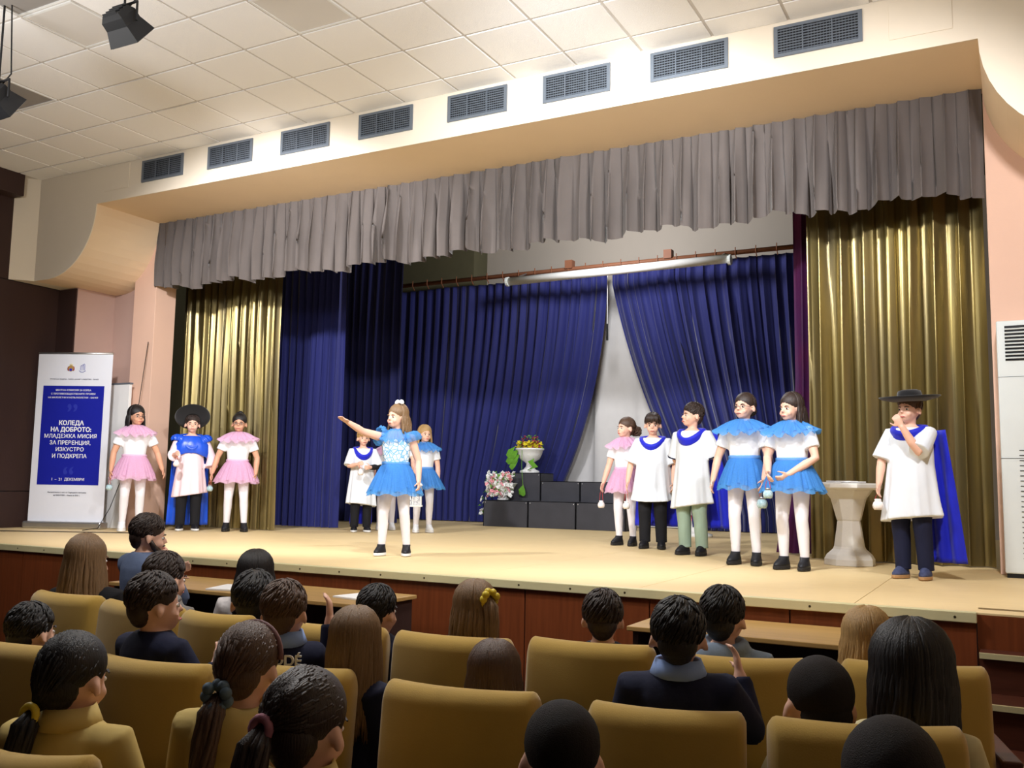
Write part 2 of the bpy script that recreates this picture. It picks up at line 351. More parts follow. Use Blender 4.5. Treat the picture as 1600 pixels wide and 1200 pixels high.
# ---- stage: carcass, boards, front panels, nosing strip
stage = struct(MB().span((XWALL-.1, YE+.03, 0.02), (3, 13.8, ZS-.012)).build('stage_floor', 'mahogany'))
bx = MB().span((-.62, -1.24, -.012), (.62, 1.24, 0)).build('floor_board', 'stagewood', stage, bevel=.002)
first = True
for i in range(11):
    for j in range(4):
        o = bx if first else clone(bx, stage); first = False
        o.location = (XWALL+.52+1.244*i, YE+.03+1.244+2.484*j-(.9 if i % 2 else 0) + (.9 if i % 2 else 0), ZS)
front = struct(MB().span((XWALL-.1, YE+.012, 0), (-.2, YE+.03, ZS-.03)).build('wall_stage_front', 'black'))
seams = [-10.7, -9.4, -7.806, -6.5, -5.25, -4.0, -2.784, -1.95, -1.132, -.2]
for a, b in zip(seams, seams[1:]): MB().span((a+.004, YE, .01), (b-.004, YE+.012, ZS-.05)).build('front_panel', 'mahogany', front)
nos = struct(MB().span((XWALL-.1, YE-.02, ZS-.05), (-.2, YE+.035, ZS+.004)).build('trim_5', 'brass', bevel=.004))
sm = MB().lathe([(.001,-.004),(.007,-.003),(.007,0),(.001,0)], 8).build('screw', 'screw', nos); sm.rotation_euler = (PI/2,0,0)
for k in range(28):
    o = sm if k == 0 else clone(sm, nos); o.location = (-.3-.36*k, YE-.021, ZS-.024)
# stairs down to the hall at the right
st = tag(empty('stairs', (0,0,0)), 'dark wood stairs with pale nosings at the end of the stage', 'stairs')
for k in range(4):
    zt = ZS-.18*(k+1)+.0; yn = 5.30-.32*k
    MB().span((-.19, yn, 0.0), (1.4, 5.56-.32*k+.1, zt-.012)).build('riser', 'stairwood', st)
    t = MB().span((-.19, yn-.012, zt-.012), (1.4, 5.56-.32*k, zt)).build('tread', 'stairwood', st)
    MB().span((-.19, yn-.03, zt-.022), (1.4, yn-.012, zt+.004)).build('nosing', 'brass', st)
MB().span((-.19, 5.56, 0.0), (1.4, 5.60, ZS-.012)).build('riser', 'stairwood', st)
MB().span((-.235, 4.0, 0), (-.195, 5.395, .36)).build('stringer', 'darkwood', st)
struct(MB().span((-.2, 5.60, 0.0), (3, 5.68, ZS)).build('trim_6', 'stagewood'))
# ---- vents
def vent(x0, x1):
    e = empty('air_vent', ((x0+x1)/2, YV, 4.98)); hw = (x1-x0)/2
    tag(e, 'grey metal louvred air vent set in the cream wall above the stage', 'vent', 'air vents above the stage')
    MB().span((-hw+.02, -.004, -.105), (hw-.02, .0, .105)).build('recess', 'ventdark', e)  # flat dark sheet stands in for the shade behind the slats
    f = MB()
    for a, b in (((-hw, -.125), (hw, -.1)), ((-hw, .1), (hw, .125)), ((-hw, -.1), (-hw+.03, .1)), ((hw-.03, -.1), (hw, .1))): f.span((a[0], -.016, a[1]), (b[0], 0, b[1]))
    f.build('frame', 'greymetal', e)
    for k in range(2): MB().span((-hw+(k+1)*2*hw/3-.004, -.014, -.1), (-hw+(k+1)*2*hw/3+.004, -.002, .1)).build('mullion', 'greymetal', e)
    sl = None
    for k in range(9):
        if sl is None: sl = MB().box((0, -.008, 0), (2*hw-.06, .003, .009), Matrix.Rotation(.7, 3, 'X')).build('slat', 'greymetal', e); o = sl
        else: o = clone(sl, e)
        o.location = (0, 0, -.088+.022*k)
    g = MB()
    for k in range(26):
        if k % 9: g.span((-hw+.03+(2*hw-.06)*k/26-.001, -.006, -.1), (-hw+.03+(2*hw-.06)*k/26+.002, -.003, .1))
    q = g.build('vertical_vanes', 'greymetal', e); q['kind'] = 'stuff'
for a, b in ((-8.645,-7.994), (-7.617,-6.975), (-6.582,-5.948), (-5.579,-4.945), (-4.549,-3.922), (-3.558,-2.922), (-2.561,-1.908), (-1.546,-.892)): vent(a, b)
# ---- curtains
def curtain(name, xl, xr, y, z0, z1, pleat, amp, m, seed, nz=18, head=.35, wav=0, hem=None, depth_dir=None):
    rnd = random.Random(seed); fl = lambda v: (v if callable(v) else (lambda z: v)); XLf, XRf = fl(xl), fl(xr)
    wid = abs(XRf(z1)-XLf(z1)); npl = max(2, wid/pleat); nu = int(npl*9)
    ph = [0]
    for i in range(nu): ph.append(ph[-1]+rnd.uniform(.55, 1.45))
    ph = [p/ph[-1]*npl*2*PI for p in ph]; am = [rnd.uniform(.55, 1.2) for _ in range(int(npl)+3)]; s0 = rnd.uniform(0, 99)
    def fn(u, v):
        z = z1+(z0-z1)*v; i = min(nu, int(round(u*nu))); p = ph[i]; a = amp*am[int(p/(2*PI))]*(head+(1-head)*min(1, v*1.6))
        d = a*(math.sin(p+.5*math.sin(2.2*v+s0+p*.13))+.3*math.sin(2*p+1.3+2*v)) + wav*noise.noise(V(u*npl*.22+s0, v*1.5, 0))
        x = XLf(z)+(XRf(z)-XLf(z))*u + .25*amp*math.sin(2*p+s0)
        zz = z + (hem(u)*v if hem else 0)
        if depth_dir: return V(y, x, zz)+V(d, 0, 0)
        return V(x, y+d, zz)
    return MB().grid(fn, nu, nz).build(name, m, None, smooth=True)
val = curtain('valance', -9.52, -.14, 8.06, 3.86, 4.72, .17, .085, 'valance', 3, nz=12, head=.25, hem=lambda u: .03*math.sin(u*55)+.02*math.sin(u*131))
tag(val, 'taupe grey pleated velvet valance along the top of the stage', 'valance')
tag(curtain('gold_curtain', -9.75, -8.05, 8.85, ZS+.01, 4.6, .14, .05, 'gold', 11, wav=.05), 'gold grey satin side curtain behind the child in the black hat beside banner', 'curtain')
tag(curtain('gold_curtain', -1.62, -.16, 8.62, ZS+.01, 4.6, .19, .06, 'gold', 14, wav=.06), 'gold grey satin side curtain behind the white pedestal table', 'curtain')
tag(curtain('blue_curtain', -9.0, -7.9, 9.9, ZS+.01, 5.4, .12, .05, 'navy', 21, wav=.05), 'bright navy wing curtain next to the gold side curtain', 'curtain')
tag(curtain('blue_curtain', -9.7, -8.22, 11.75, ZS+.01, 5.5, .15, .05, 'navy_dark', 22, wav=.05), 'dark navy wing curtain behind the blond boy', 'curtain')
def edgeL(z): t = max(0, min(1, (4.6-z)/3.1)); return -5.33-.12*t-.62*t**2.2
tag(curtain('blue_curtain', -9.4, lambda z: edgeL(z)-.11, 13.22, ZS+.01, 4.80, .17, .06, 'navy', 23, wav=.08, head=.5), 'navy back curtain swept aside behind the flower urn', 'curtain')
def edgeR(z): t = max(0, min(1, (4.6-z)/3.4)); return -5.27+.75*t+.55*t*t
tag(curtain('blue_curtain', lambda z: edgeR(z)-.11, -2.2, 13.2, ZS+.01, 4.82, .17, .06, 'navy', 24, wav=.06, head=.5), 'navy back curtain hanging behind the children in white tunics', 'curtain')
tag(curtain('wine_curtain', lambda z: -2.05+(.2 if z > 2.4 else .2*(z-.9)/1.5), -1.6, 9.2, ZS+.01, 5.2, .13, .045, 'wine', 26), 'narrow wine and navy wing curtain behind the long-haired girl in blue', 'curtain')
tag(curtain('white_drape', -7.0, -3.9, 13.55, ZS+.01, 4.75, .7, .07, 'drape', 31, nz=10), 'white cloth drape showing between the parted navy curtains', 'drape')
# curtain rail and projection screen case
rl = tag(empty('curtain_rail', (0, 13.02, .06)), 'brown wooden curtain rail with hooks over the back curtains', 'rail')
MB().tube([(-9.35, 0, 4.80), (-2.2, 0, 4.79)], .035, 8).build('pole', 'rail', rl, smooth=True)
hk = MB().tube([(0,-.04,.06), (0,-.045,-.03), (0,.02,-.09)], .008, 5).build('hook', 'rail', rl)
for k in range(24):
    o = hk if k == 0 else clone(hk, rl); o.location = (-9.2+.29*k, 0, 4.80)
for x in (-6.0, -4.4): MB().span((x-.06, -.06, 4.80), (x+.06, .06, 4.93)).build('bracket', 'rail', rl)
ps = tag(empty('projection_screen', (0, 12.72, 4.68)), 'rolled white projection screen case hung below the curtain rail', 'screen')
MB().tube([(-6.92, 0, 0), (-3.42, 0, .02)], .065, 12).build('case', 'white', ps, smooth=True)
for x in (-6.93, -3.41): MB().tube([(x-.02, 0, 0), (x+.02, 0, 0)], .075, 12).build('end_cap', 'whitegloss', ps)
for x in (-6.74, -3.55): MB().tube([(x, .0, .06), (x, .262, .165)], .012, 6).build('hanger', 'steel', ps)
cdl = tag(empty('pull_cord', (-5.36, 13.0, 0)), 'thin screen pull cord with a black handle hanging in the curtain gap', 'cord')
MB().tube([(0,0,4.83), (0,0,3.95)], .006, 5).build('cord', 'white', cdl); MB().tube([(0,0,3.95), (0,0,3.70)], [.014,.02], 8).build('handle', 'black', cdl)
# ================================================================== PEOPLE
def rotm(yaw=0, pitch=0, roll=0):
    return Matrix.Rotation(math.radians(yaw), 3, 'Z') @ Matrix.Rotation(math.radians(pitch), 3, 'X') @ Matrix.Rotation(math.radians(roll), 3, 'Y')
def hand(mb, w, d, n, s, curl=.5, thumb=1):
    d = V(*d).normalized(); n = V(*n); n = (n-d*n.dot(d)).normalized(); e = d.cross(n)
    w = V(*w); s = s*.88
    mb.tube([w-d*.01*s, w+d*.025*s, w+d*.06*s, w+d*.078*s], [(.018*s,.022*s), (.016*s,.033*s), (.014*s,.037*s), (.011*s,.034*s)], 10, ref=n)
    for k, (o, L) in enumerate(((-.028,.052), (-.0095,.062), (.0095,.058), (.028,.045))):
        p = w+d*.07*s+e*o*s; pts = [p]; dd = d+e*o*3
        for q in range(3):
            dd = (dd+n*curl*.75).normalized(); p = p+dd*(L*s*(.42, .32, .26)[q]); pts.append(p)
        mb.tube(pts, [.0088*s, .0085*s, .008*s, .0062*s], 7)
    p = w+d*.02*s+e*(.03*s*thumb); t = (d*.6+e*thumb*.65+n*.35).normalized()
    t2 = (t+d*.5+n*curl*.4).normalized()
    mb.tube([p, p+t*.03*s, p+t*.03*s+t2*.026*s, p+t*.03*s+t2*.042*s], [.012*s, .0105*s, .009*s, .007*s], 7)
DOWN = ((.045, .0, -.225), (.0, -.035, -.195))
def person(label, pos, rz, h=1.4, sit=False, head=(0,0,0), armA=DOWN, armB=DOWN, curl=(.5,.5), palms=None, skin='skin', hair=None, top=None, bottom=None, shoes=None, extras=(), stance=.085, face=True, cat='person', group=None, hipz=None, lean=0, voxel=.0075, pose=None, hs=1.0, sw=1.0, legs=None, knee=.34):
    """local frame: feet at the origin, facing -Y; arm A is on -X, arm B on +X; arms given as (shoulder->elbow, elbow->wrist) with +x outwards"""
    s = h/1.4; root = tag(empty('person', pos, rz), label, cat, group); P = {}
    dz = 0
    if sit: dz = (hipz if hipz is not None else .47)/s-.70
    LM = Matrix.Translation(V(0,0,(.70+dz)*s)) @ Matrix.Rotation(math.radians(lean), 4, 'X') @ Matrix.Translation(V(0,0,-(.70+dz)*s))
    U = lambda x, y, z: LM @ V(x*s, y*s, (z+dz)*s)
    b = MB()
    def torso(mb, infl, z0, z1, top=True):
        prof = [(.66,.118,.088), (.72,.125,.095), (.78,.114,.088), (.84,.106,.08), (.92,.114,.084), (1.0,.126,.09), (1.06,.134,.085), (1.10,.118,.072), (1.125,.085,.06), (1.145,.05,.048)]
        R = []
        for z, rx, ry in prof:
            if z0-1e-6 <= z <= z1+1e-6: R.append([U((rx*sw+infl)*math.cos(2*PI*k/20), (ry+infl)*math.sin(2*PI*k/20)+.004, z) for k in range(20)])
        mb.rings(R)
    torso(b, 0, .66, 1.2)
    HP = U(0, .005, 1.122 if sit else 1.150); HM = Matrix.Translation(HP) @ rotm(*head).to_4x4() @ Matrix.Scale(s*hs, 4) @ Matrix.Translation(V(0, -.005, -1.17))
    Hd = lambda x, y, z: HM @ V(x, y, z)
    b.tube([U(0,.012,1.09), U(0,.01,1.15), Hd(0,.012,1.23)], [.05*s, .042*s, .044*s], 12)
    hb = MB()
    hb.ell((0,.012,1.305), (.074,.092,.094), nu=24, nv=16); hb.ell((0,-.026,1.258), (.058,.060,.074), nu=20, nv=14)
    hb.ell((0,-.052,1.212), (.030,.032,.024)); hb.tube([(0,-.082,1.288), (0,-.095,1.268), (0,-.098,1.256)], [.008,.011,.013], 8)
    hb.ell((0,-.08,1.228), (.026,.014,.014))
    for sx in (-1, 1):
        hb.ell((sx*.081,.010,1.272), (.010,.02,.031), rotm(sx*-18,0,sx*-12)); hb.ell((sx*.034,-.058,1.248), (.022,.022,.022))
    hb.xform(HM); b.add(hb.v, hb.f)
    # arms
    J = {}
    for sx, key, arm in ((-1,'A',armA), (1,'B',armB)):
        sh = U(sx*.138*sw, .005, 1.078); e = sh+LM.to_3x3() @ V(arm[0][0]*sx, arm[0][1], arm[0][2])*s; wv = LM.to_3x3() @ V(arm[1][0]*sx, arm[1][1], arm[1][2])*s; w = e+wv
        J[key] = (sh, e, w, wv.normalized())
        b.tube([U(sx*.09*sw,.005,1.075), sh, sh.lerp(e,.45), e, e.lerp(w,.35), w], [.045*s,.045*s,.04*s,.033*s,.034*s,.023*s], 12)
        pn = (palms or {}).get(key, (-sx, 0, 0)); hand(b, w, wv, LM.to_3x3() @ V(*pn), s, curl[0 if key == 'A' else 1], thumb=1 if V(0,-1,0).dot(wv.cross(V(*pn))) >= 0 else -1)
    # legs
    L = {}
    for sx in (-1, 1):
        hip = V(sx*.068*s, .005*s, (.71+dz)*s)
        if sit:
            kn = V(sx*.085*s, -knee*s, hip.z-.01); an = V(sx*.085*s, -(knee-.01)*s, min(.08*s, kn.z-.1))
        else:
            dx, dy = (legs or {}).get(sx, (0, 0))
            kn = V(sx*stance*.95*s+dx*.5*s, (-.018+dy*.5)*s, .385*s); an = V(sx*stance*s+dx*s, (.02+dy)*s, .075*s)
        L[sx] = (hip, kn, an); ld = (kn-hip)
        b.tube([hip+V(0,0,.03*s), hip.lerp(kn,.3), kn, kn.lerp(an,.3)+V(0,.008*s,0), an, an-V(0,0,.045*s)], [.074*s,.064*s,.045*s,.044*s,.03*s,.028*s], 12)
        b.tube([an+V(0,.03*s,-.04*s), an+V(0,-.03*s,-.045*s), an+V(sx*.006*s,-.075*s,-.052*s)], [.026*s,.026*s,.018*s], 10, )
    b.build('body', skin, root, voxel=voxel, relax=3)
    if face:
        for sx in (-1, 1):
            ey = MB().ell((sx*.030,-.0712,1.283), (.0115,.008,.0078), nu=10, nv=8).xform(HM).build('eye', 'eyewhite', root, smooth=True)
            MB().ell((sx*.030,-.0772,1.283), (.0072,.004,.0076), nu=10, nv=6).xform(HM).build('iris', 'iris', ey, smooth=True)
            MB().tube([(sx*.015,-.084,1.300), (sx*.031,-.084,1.305), (sx*.048,-.072,1.300)], [.003,.0042,.002], 6).xform(HM).build('eyebrow', (hair or {}).get('m', 'hair_dark'), root)
        MB().tube([(-.021,-.0865,1.226), (-.008,-.0945,1.229), (0,-.0955,1.2275), (.008,-.0945,1.229), (.021,-.0865,1.226)], [.002,.0055,.006,.0055,.002], 6).xform(HM).build('lips', 'lips', root, smooth=True)
    # ---------------- hair
    hr = hair or dict(k='short', m='hair_dark'); k = hr['k']; hm = hr['m']; rnd = random.Random(hr.get('seed', int(abs(pos[0])*1000+abs(pos[1])*77)))
    hc = V(0,.020,1.325); r0 = V(.083,.096,.090)
    if k == 'buzz': r0 = V(.079,.093,.086)
    hmb = MB().ell(hc, r0, nu=24, nv=16); hmb.ell((0,.056,1.275), (.063,.052,.060)); hmb.ell((0,.056,1.250), (.049,.040,.046))
    def scalp(th, ph, f=1.0):      # th: azimuth from the back, ph: polar from the crown
        return V(hc.x+r0.x*f*math.sin(ph)*math.sin(th), hc.y+r0.y*f*math.sin(ph)*math.cos(th), hc.z+r0.z*f*math.cos(ph))
    if k in ('short', 'fringe', 'spiky'):
        for q in range(420):
            th = rnd.uniform(-PI, PI); p0 = math.acos(rnd.uniform(-.25 if abs(th) < 1.9 else .35, 1)); pts = []
            f = rnd.uniform(1.0, 1.02); tw = rnd.uniform(-.15, .15)+.25
            for i in range(4): pts.append(scalp(th+tw*i*.3, p0+i*.12, f+.012*(i == 2)+.02*(i == 3)*(k != 'buzz')))
            hmb.tube(pts, [.003,.0048,.004,.001], 4)
        if k == 'fringe':
            for q in range(40):
                x = rnd.uniform(-.062, .062); hmb.tube([(x*.6,-.04,1.405), (x*.9,-.077,1.365), (x,-.087+abs(x)*.25,rnd.uniform(1.305,1.325))], [.009,.011,.003], 5)
    if k in ('long', 'pony', 'bun', 'half', 'curlypony'):
        Lz = hr.get('len', .25)
        for q in range(210 if k in ('long','half') else 240):
            tmx = hr.get('wrap', 1.8 if face else 2.15); th = rnd.uniform(-tmx, tmx); pts = []; f = rnd.uniform(1.0, 1.045); back = math.cos(th)
            part = rnd.uniform(.05, .35)
            if k in ('long', 'half'):
                n0 = 6
                for i in range(n0): pts.append(scalp(th, part+(1.75-part)*i/(n0-1), f))
                e = pts[-1]; zend = 1.27-Lz*rnd.uniform(.82, 1.0); wv = rnd.uniform(0, 6); sp = hr.get('spread', .015)
                for i in range(1, 7):
                    t = i/6; z = e.z+(zend-e.z)*t
                    push = (.012 if sit else .035)*min(1, t*2.2)*max(0, back)
                    pts.append(V(e.x*(1+sp*10*t*(abs(th) < 2.2))+.006*math.sin(wv+t*5), e.y+push+.006*math.cos(wv+t*4)-(.02*t if back < 0 else 0), z))
                hmb.tube(pts, [.005,.007,.008,.008,.008,.009,.009,.009,.008,.007,.005,.0015], 5)
            else:
                tz = hr.get('tz', 1.30); ty = hr.get('ty', .125); tx = hr.get('tx', 0)
                a = scalp(th, PI*.5*rnd.uniform(.1, 1.15), 1.0) if abs(th) > 1.2 else scalp(th, rnd.uniform(.1, 1.9), 1.0)
                tgt = V(tx, ty-.012, tz); mid = a.lerp(tgt, .5); dv = mid-hc; dv = V(dv.x/r0.x, dv.y/r0.y, dv.z/r0.z)
                ff = max(1.015, dv.length)/max(dv.length, .2); mid = V(hc.x+(mid.x-hc.x)*ff, hc.y+(mid.y-hc.y)*ff, hc.z+(mid.z-hc.z)*ff)
                hmb.tube([a, a.lerp(mid,.5)+(a.lerp(mid,.5)-hc)*.06, mid, tgt], [.003,.005,.005,.004], 4)
        if k in ('pony', 'half', 'curlypony'):
            tz = hr.get('tz', 1.30); ty = hr.get('ty', .125); tx = hr.get('tx', 0); pl = hr.get('plen', .24)
            for q in range(46 if k != 'curlypony' else 60):
                a = rnd.uniform(0, 2*PI); rr = rnd.uniform(.2, 1)*(.026 if k != 'curlypony' else .04); wv = rnd.uniform(0, 6); cu = .004 if k != 'curlypony' else .016
                pts = [V(tx+rr*.4*math.cos(a), ty-.01, tz+rr*.4*math.sin(a))]
                for i in range(1, 7):
                    t = i/6; pts.append(V(tx*(1+.15*t)+rr*math.cos(a)*(1.2-.5*t*t)+cu*math.sin(wv+t*9), ty+.03*math.sin(t*PI*.8)-.012*t+rr*math.sin(a)*.7+cu*math.cos(wv+t*8), tz-pl*t*rnd.uniform(.93, 1)+.012*(t < .3)))
                hmb.tube(pts, [.007,.009,.009,.009,.008,.006,.002], 5)
            tie = MB()
            if hr.get('scrunch'):
                for i in range(9):
                    a = 2*PI*i/9; tie.ell((tx+.030*math.cos(a), ty-.004+.008*math.sin(i*2.1), tz+.030*math.sin(a)), (.017,.018,.017), nu=8, nv=6)
            else: tie.tube([(tx+.021*math.cos(2*PI*i/12), ty-.002, tz+.021*math.sin(2*PI*i/12)) for i in range(12)], .010, 8, closed=True)
            tie.xform(HM).build('hair_tie', hr.get('tie', 'hair_black'), root, smooth=True)
        if k == 'bun':
            for q in range(40):
                a = rnd.uniform(0, 2*PI); c0 = V(0, hr.get('ty', .10), hr.get('tz', 1.40)); ax = rnd.uniform(0, PI)
                hmb.tube([c0+Matrix.Rotation(ax, 3, 'Y') @ V(.034*math.cos(a+i*.4), .034*math.sin(a+i*.4), .006) for i in range(6)], [.005,.009,.01,.01,.009,.004], 5)
            hmb.ell((0, hr.get('ty', .10), hr.get('tz', 1.40)), (.035,.035,.035))
    hmb.xform(HM).build('hair', hm, root, smooth=True)
    for hb_ in hr.get('band', ()):   # headband over the crown
        MB().tube([HM @ V(.088*math.cos(a), .0-.0, 1.315+.098*math.sin(a)) for a in [PI*i/16 for i in range(17)]], .008, 6).build('headband', hb_, root, smooth=True)
    # ---------------- clothing
    def sleeves(mb, frac, r0_, r1_, infl=0):
        for key, sx in (('A',-1), ('B',1)):
            sh, e, w, wd = J[key]; st = U(sx*.085*sw, .005, 1.07)
            if frac <= 1: q = sh.lerp(e, frac); mb.tube([st, sh+V(0,0,.002), sh.lerp(e, frac*.5), q], [r0_*s, r0_*s, (r0_+r1_)/2*s, r1_*s], 14)
            else: q = e.lerp(w, frac-1); mb.tube([st, sh, sh.lerp(e,.5), e, e.lerp(w,(frac-1)*.5), q], [r0_*s, r0_*s, r0_*.93*s, r0_*.86*s, (r0_*.8+r1_)/2*s, r1_*s], 14)
    tk, tm = top if top else (None, None)
    if tk == 'tee':
        mb = MB(); torso(mb, .013, .78, 1.13); sleeves(mb, .62, .055, .056); mb.build('t_shirt', tm, root, voxel=.009*s, relax=2)
    elif tk == 'bodice':
        mb = MB(); torso(mb, .012, .78, 1.07); mb.build('bodice', tm, root, voxel=.009*s, relax=2)
    elif tk in ('sweater', 'shirt', 'hoodie', 'jacket', 'polo'):
        big = {'sweater': .02, 'shirt': .018, 'hoodie': .03, 'jacket': .03, 'polo': .018}[tk]
        mb = MB(); torso(mb, big*.8, .66, 1.15); sleeves(mb, .75 if tk == 'polo' else 1.92, .058+big*.3, .056 if tk == 'polo' else .036)
        if tk in ('hoodie',):
            mb.tube([U(.085*math.cos(a), .03+.075*math.sin(a), 1.135-.012*math.sin(a)) for a in [2*PI*i/14 for i in range(14)]], [(.03*s,.026*s)]*14, 8, closed=True); mb.ell(U(0,.10,1.09), (.085*s,.04*s,.07*s))
        mb.build(tk, tm, root, voxel=.010*s, relax=3)
        if hr.get('collar') or tk == 'polo':
            c = MB(); R = [[U(rr*1.05*math.cos(2*PI*i/20), rr*math.sin(2*PI*i/20)+.008, z) for i in range(20)] for rr, z in ((.062,1.12), (.062,1.172), (.068,1.176), (.086,1.13), (.078,1.118))]
            c.rings(R, False); c.build('collar', hr.get('collar', tm), root, smooth=True)
    elif tk == 'tunic':
        hemz = pose.get('hem', .46) if pose else .46; mb = MB(); R = []; wdt = (pose or {}).get('wide', 1)
        pr = [(1.13,.062,.055), (1.115,.11,.075), (1.08,.150,.10), (1.0,.150,.115), (.85,.155,.118), (.7,.172,.13), (.55,.19,.142), (hemz,.205,.152)]
        ph = rnd.uniform(0, 6)
        for z, rx, ry in pr:
            t = max(0, (1.0-z)/(1.0-hemz)); row = []
            for i in range(48):
                a = 2*PI*i/48; fo = 1+.075*t*math.sin(7*a+ph+.8*t)+.04*t*math.sin(13*a+ph*2)
                sl = .03*t*math.sin(a+ph)
                row.append(U(rx*wdt*fo*math.cos(a), ry*wdt*fo*math.sin(a)+.005, z+sl*(z <= hemz+.01)))
            R.append(row)
        mb.rings(R); sleeves(mb, (pose or {}).get('sleeve', .88), .064, .078)
        mb.build('tunic', tm, root, voxel=.0085*s, relax=2)
        if (pose or {}).get('stripe'):
            for key in ('A','B'):
                sh, e, w, wd = J[key]; q = sh.lerp(e, .86); d = (e-sh).normalized()
                MB().tube([q-d*.006*s, q+d*.006*s], .080*s, 16).build('sleeve_stripe', 'navycloth', root)
    bk, bm = bottom if bottom else (None, None)
    if bk in ('tights', 'pants'):
        mb = MB(); inf = .004 if bk == 'tights' else .014
        if not sit:
            R = [[U((rx+inf)*math.cos(2*PI*i/20), (ry+inf)*math.sin(2*PI*i/20)+.004, z) for i in range(20)] for z, rx, ry in ((.66,.112,.088), (.72,.125,.095), (.80,.11,.086))]; mb.rings(R)
        for sx in (-1, 1):
            hip, kn, an = L[sx]; rr = [.074,.064,.045,.044,.03,.029] if bk == 'tights' else [.082,.076,.06,.056,.05,.052]
            mb.tube([hip+V(0,0,.03*s), hip.lerp(kn,.3), kn, kn.lerp(an,.3)+V(0,.008*s,0), an+V(0,0,.01*s), an-V(0,0,(.035 if bk == 'tights' else .012)*s)], [(r+inf*(1 if bk == 'tights' else .5))*s for r in rr], 14)
        mb.build(bk if bk == 'tights' else 'trousers', bm, root, voxel=.0085*s, relax=2)
    if shoes:
        um, som = shoes
        for sx in (-1, 1):
            hip, kn, an = L[sx]; g = an.z-.075*s; yaw = Matrix.Rotation(sx*.16+((legs or {}).get('toe', 0)), 3, 'Z'); c = V(an.x, an.y, 0)
            def ring(z, gr, front=.142, back=.055, wd=.043):
                out = []
                for i in range(20):
                    a = 2*PI*i/20; y = math.sin(a); fx = wd*(1+.12*(y < 0))*math.cos(a); fy = (back if y > 0 else front)*y
                    out.append(c+yaw @ V((fx)*gr*s, fy*gr*s, 0)+V(0,0,z*s))
                return out
            so = MB().rings([ring(.001,.96), ring(.006,1.0), ring(.022,1.0), ring(.026,.96)])
            up = MB(); up.rings([ring(.022,.97), ring(.040,.95), ring(.062,.84,.125), ring(.080,.76,.085,.056,.044), ring(.100,.74,.058,.058,.047)])
            u = up.build('shoe', um, root, smooth=True); so.build('sole', som, u)
            if som == 'sole' or um == 'hiking':
                for q in range(3): MB().tube([c+yaw @ V(-.02*s, (-.045-.016*q)*s, (.078-.009*q)*s), c+yaw @ V(.02*s, (-.045-.016*q)*s, (.078-.009*q)*s)], .003*s, 5).build('lace', 'sole' if um != 'hiking' else 'tan', u)
    P.update(hip=(.71+dz)*s, root=root, s=s, U=U, HM=HM, J=J, L=L, LM=LM)
    for ex in extras: ex(P)
    return P
# ---- costume pieces used as extras
def tutu(m, hemz=.565, r=.235, layers=3, waist=.82):
    def f(P):
        s, U = P['s'], P['U']; rnd = random.Random(int(r*1e4)+len(P['root'].name)*7)
        for q in range(layers):
            ph = rnd.uniform(0, 6); kf = 15+3*q; N = 120; R = []
            for t in (0, .12, .3, .5, .7, .85, 1):
                row = []
                rr = .122+(r-.122)*(t**.75)*(1-.08*q); z = waist-(waist-hemz-.02*q)*t
                for i in range(N):
                    a = 2*PI*i/N; k = 1+.07*t*math.sin(kf*a+ph)+.03*t*math.sin(31*a+ph)+.008*math.sin(40*a)*(t < .2)
                    row.append(U(rr*k*math.cos(a), rr*.86*k*math.sin(a)+.004, z+.012*t*math.sin(9*a+ph)))
                R.append(row)
            MB().rings(R, False).build('tutu_layer', m, P['root'], smooth=True)
        MB().rings([[U(rr*math.cos(2*PI*i/40)*(1+.015*math.sin(i*2.6)), rr*.8*math.sin(2*PI*i/40)+.004, z) for i in range(40)] for rr, z in ((.124,waist-.012), (.13,waist), (.13,waist+.018), (.124,waist+.024))], False).build('waistband', m, P['root'], smooth=True)
    return f
def ruff(m, r=.19, layers=2):
    def f(P):
        s, U = P['s'], P['U']
        for q in range(layers):
            N = 96; R = []
            for t in (0, .1, .35, .6, .8, 1):
                row = []
                for i in range(N):
                    a = 2*PI*i/N; rr = .056+(r*(1-.18*q)-.056)*t; k = 1+.09*t*math.sin(13*a+q*2)+.03*math.sin(29*a)*t
                    zz = 1.150-.075*t**1.4+.02*q+.018*t*math.sin(13*a+1+q*2)-.035*t*abs(math.sin(a))*(math.sin(a) < 0)
                    row.append(U(rr*1.12*k*math.cos(a), rr*.92*k*math.sin(a)-.005, zz))
                R.append(row)
            MB().rings(R, False).build('ruff_layer', m, P['root'], smooth=True)
        MB().tube([U(.057*math.cos(2*PI*i/24), .053*math.sin(2*PI*i/24)+.006, 1.150+.005*math.sin(i*2.5)) for i in range(24)], .007*s, 6, closed=True).build('neck_gather', m, P['root'], smooth=True)
    return f
def cowl(m, drop=.11):
    def f(P):
        s, U = P['s'], P['U']; pts = []
        for i in range(28):
            a = 2*PI*i/28; fr = max(0, -math.sin(a)); pts.append(U(.118*math.cos(a), .092*math.sin(a)-.02*fr, 1.125-drop*fr**1.5-.006*math.cos(2*a)))
        mb = MB().tube(pts, [(.03*s, .024*s)]*28, 10, closed=True)
        mb.tube([p-V(0,-.004*s,.03*s) for p in pts], [(.026*s, .018*s)]*28, 8, closed=True)
        mb.build('scarf_cowl', m, P['root'], voxel=.008*s, relax=2)
    return f
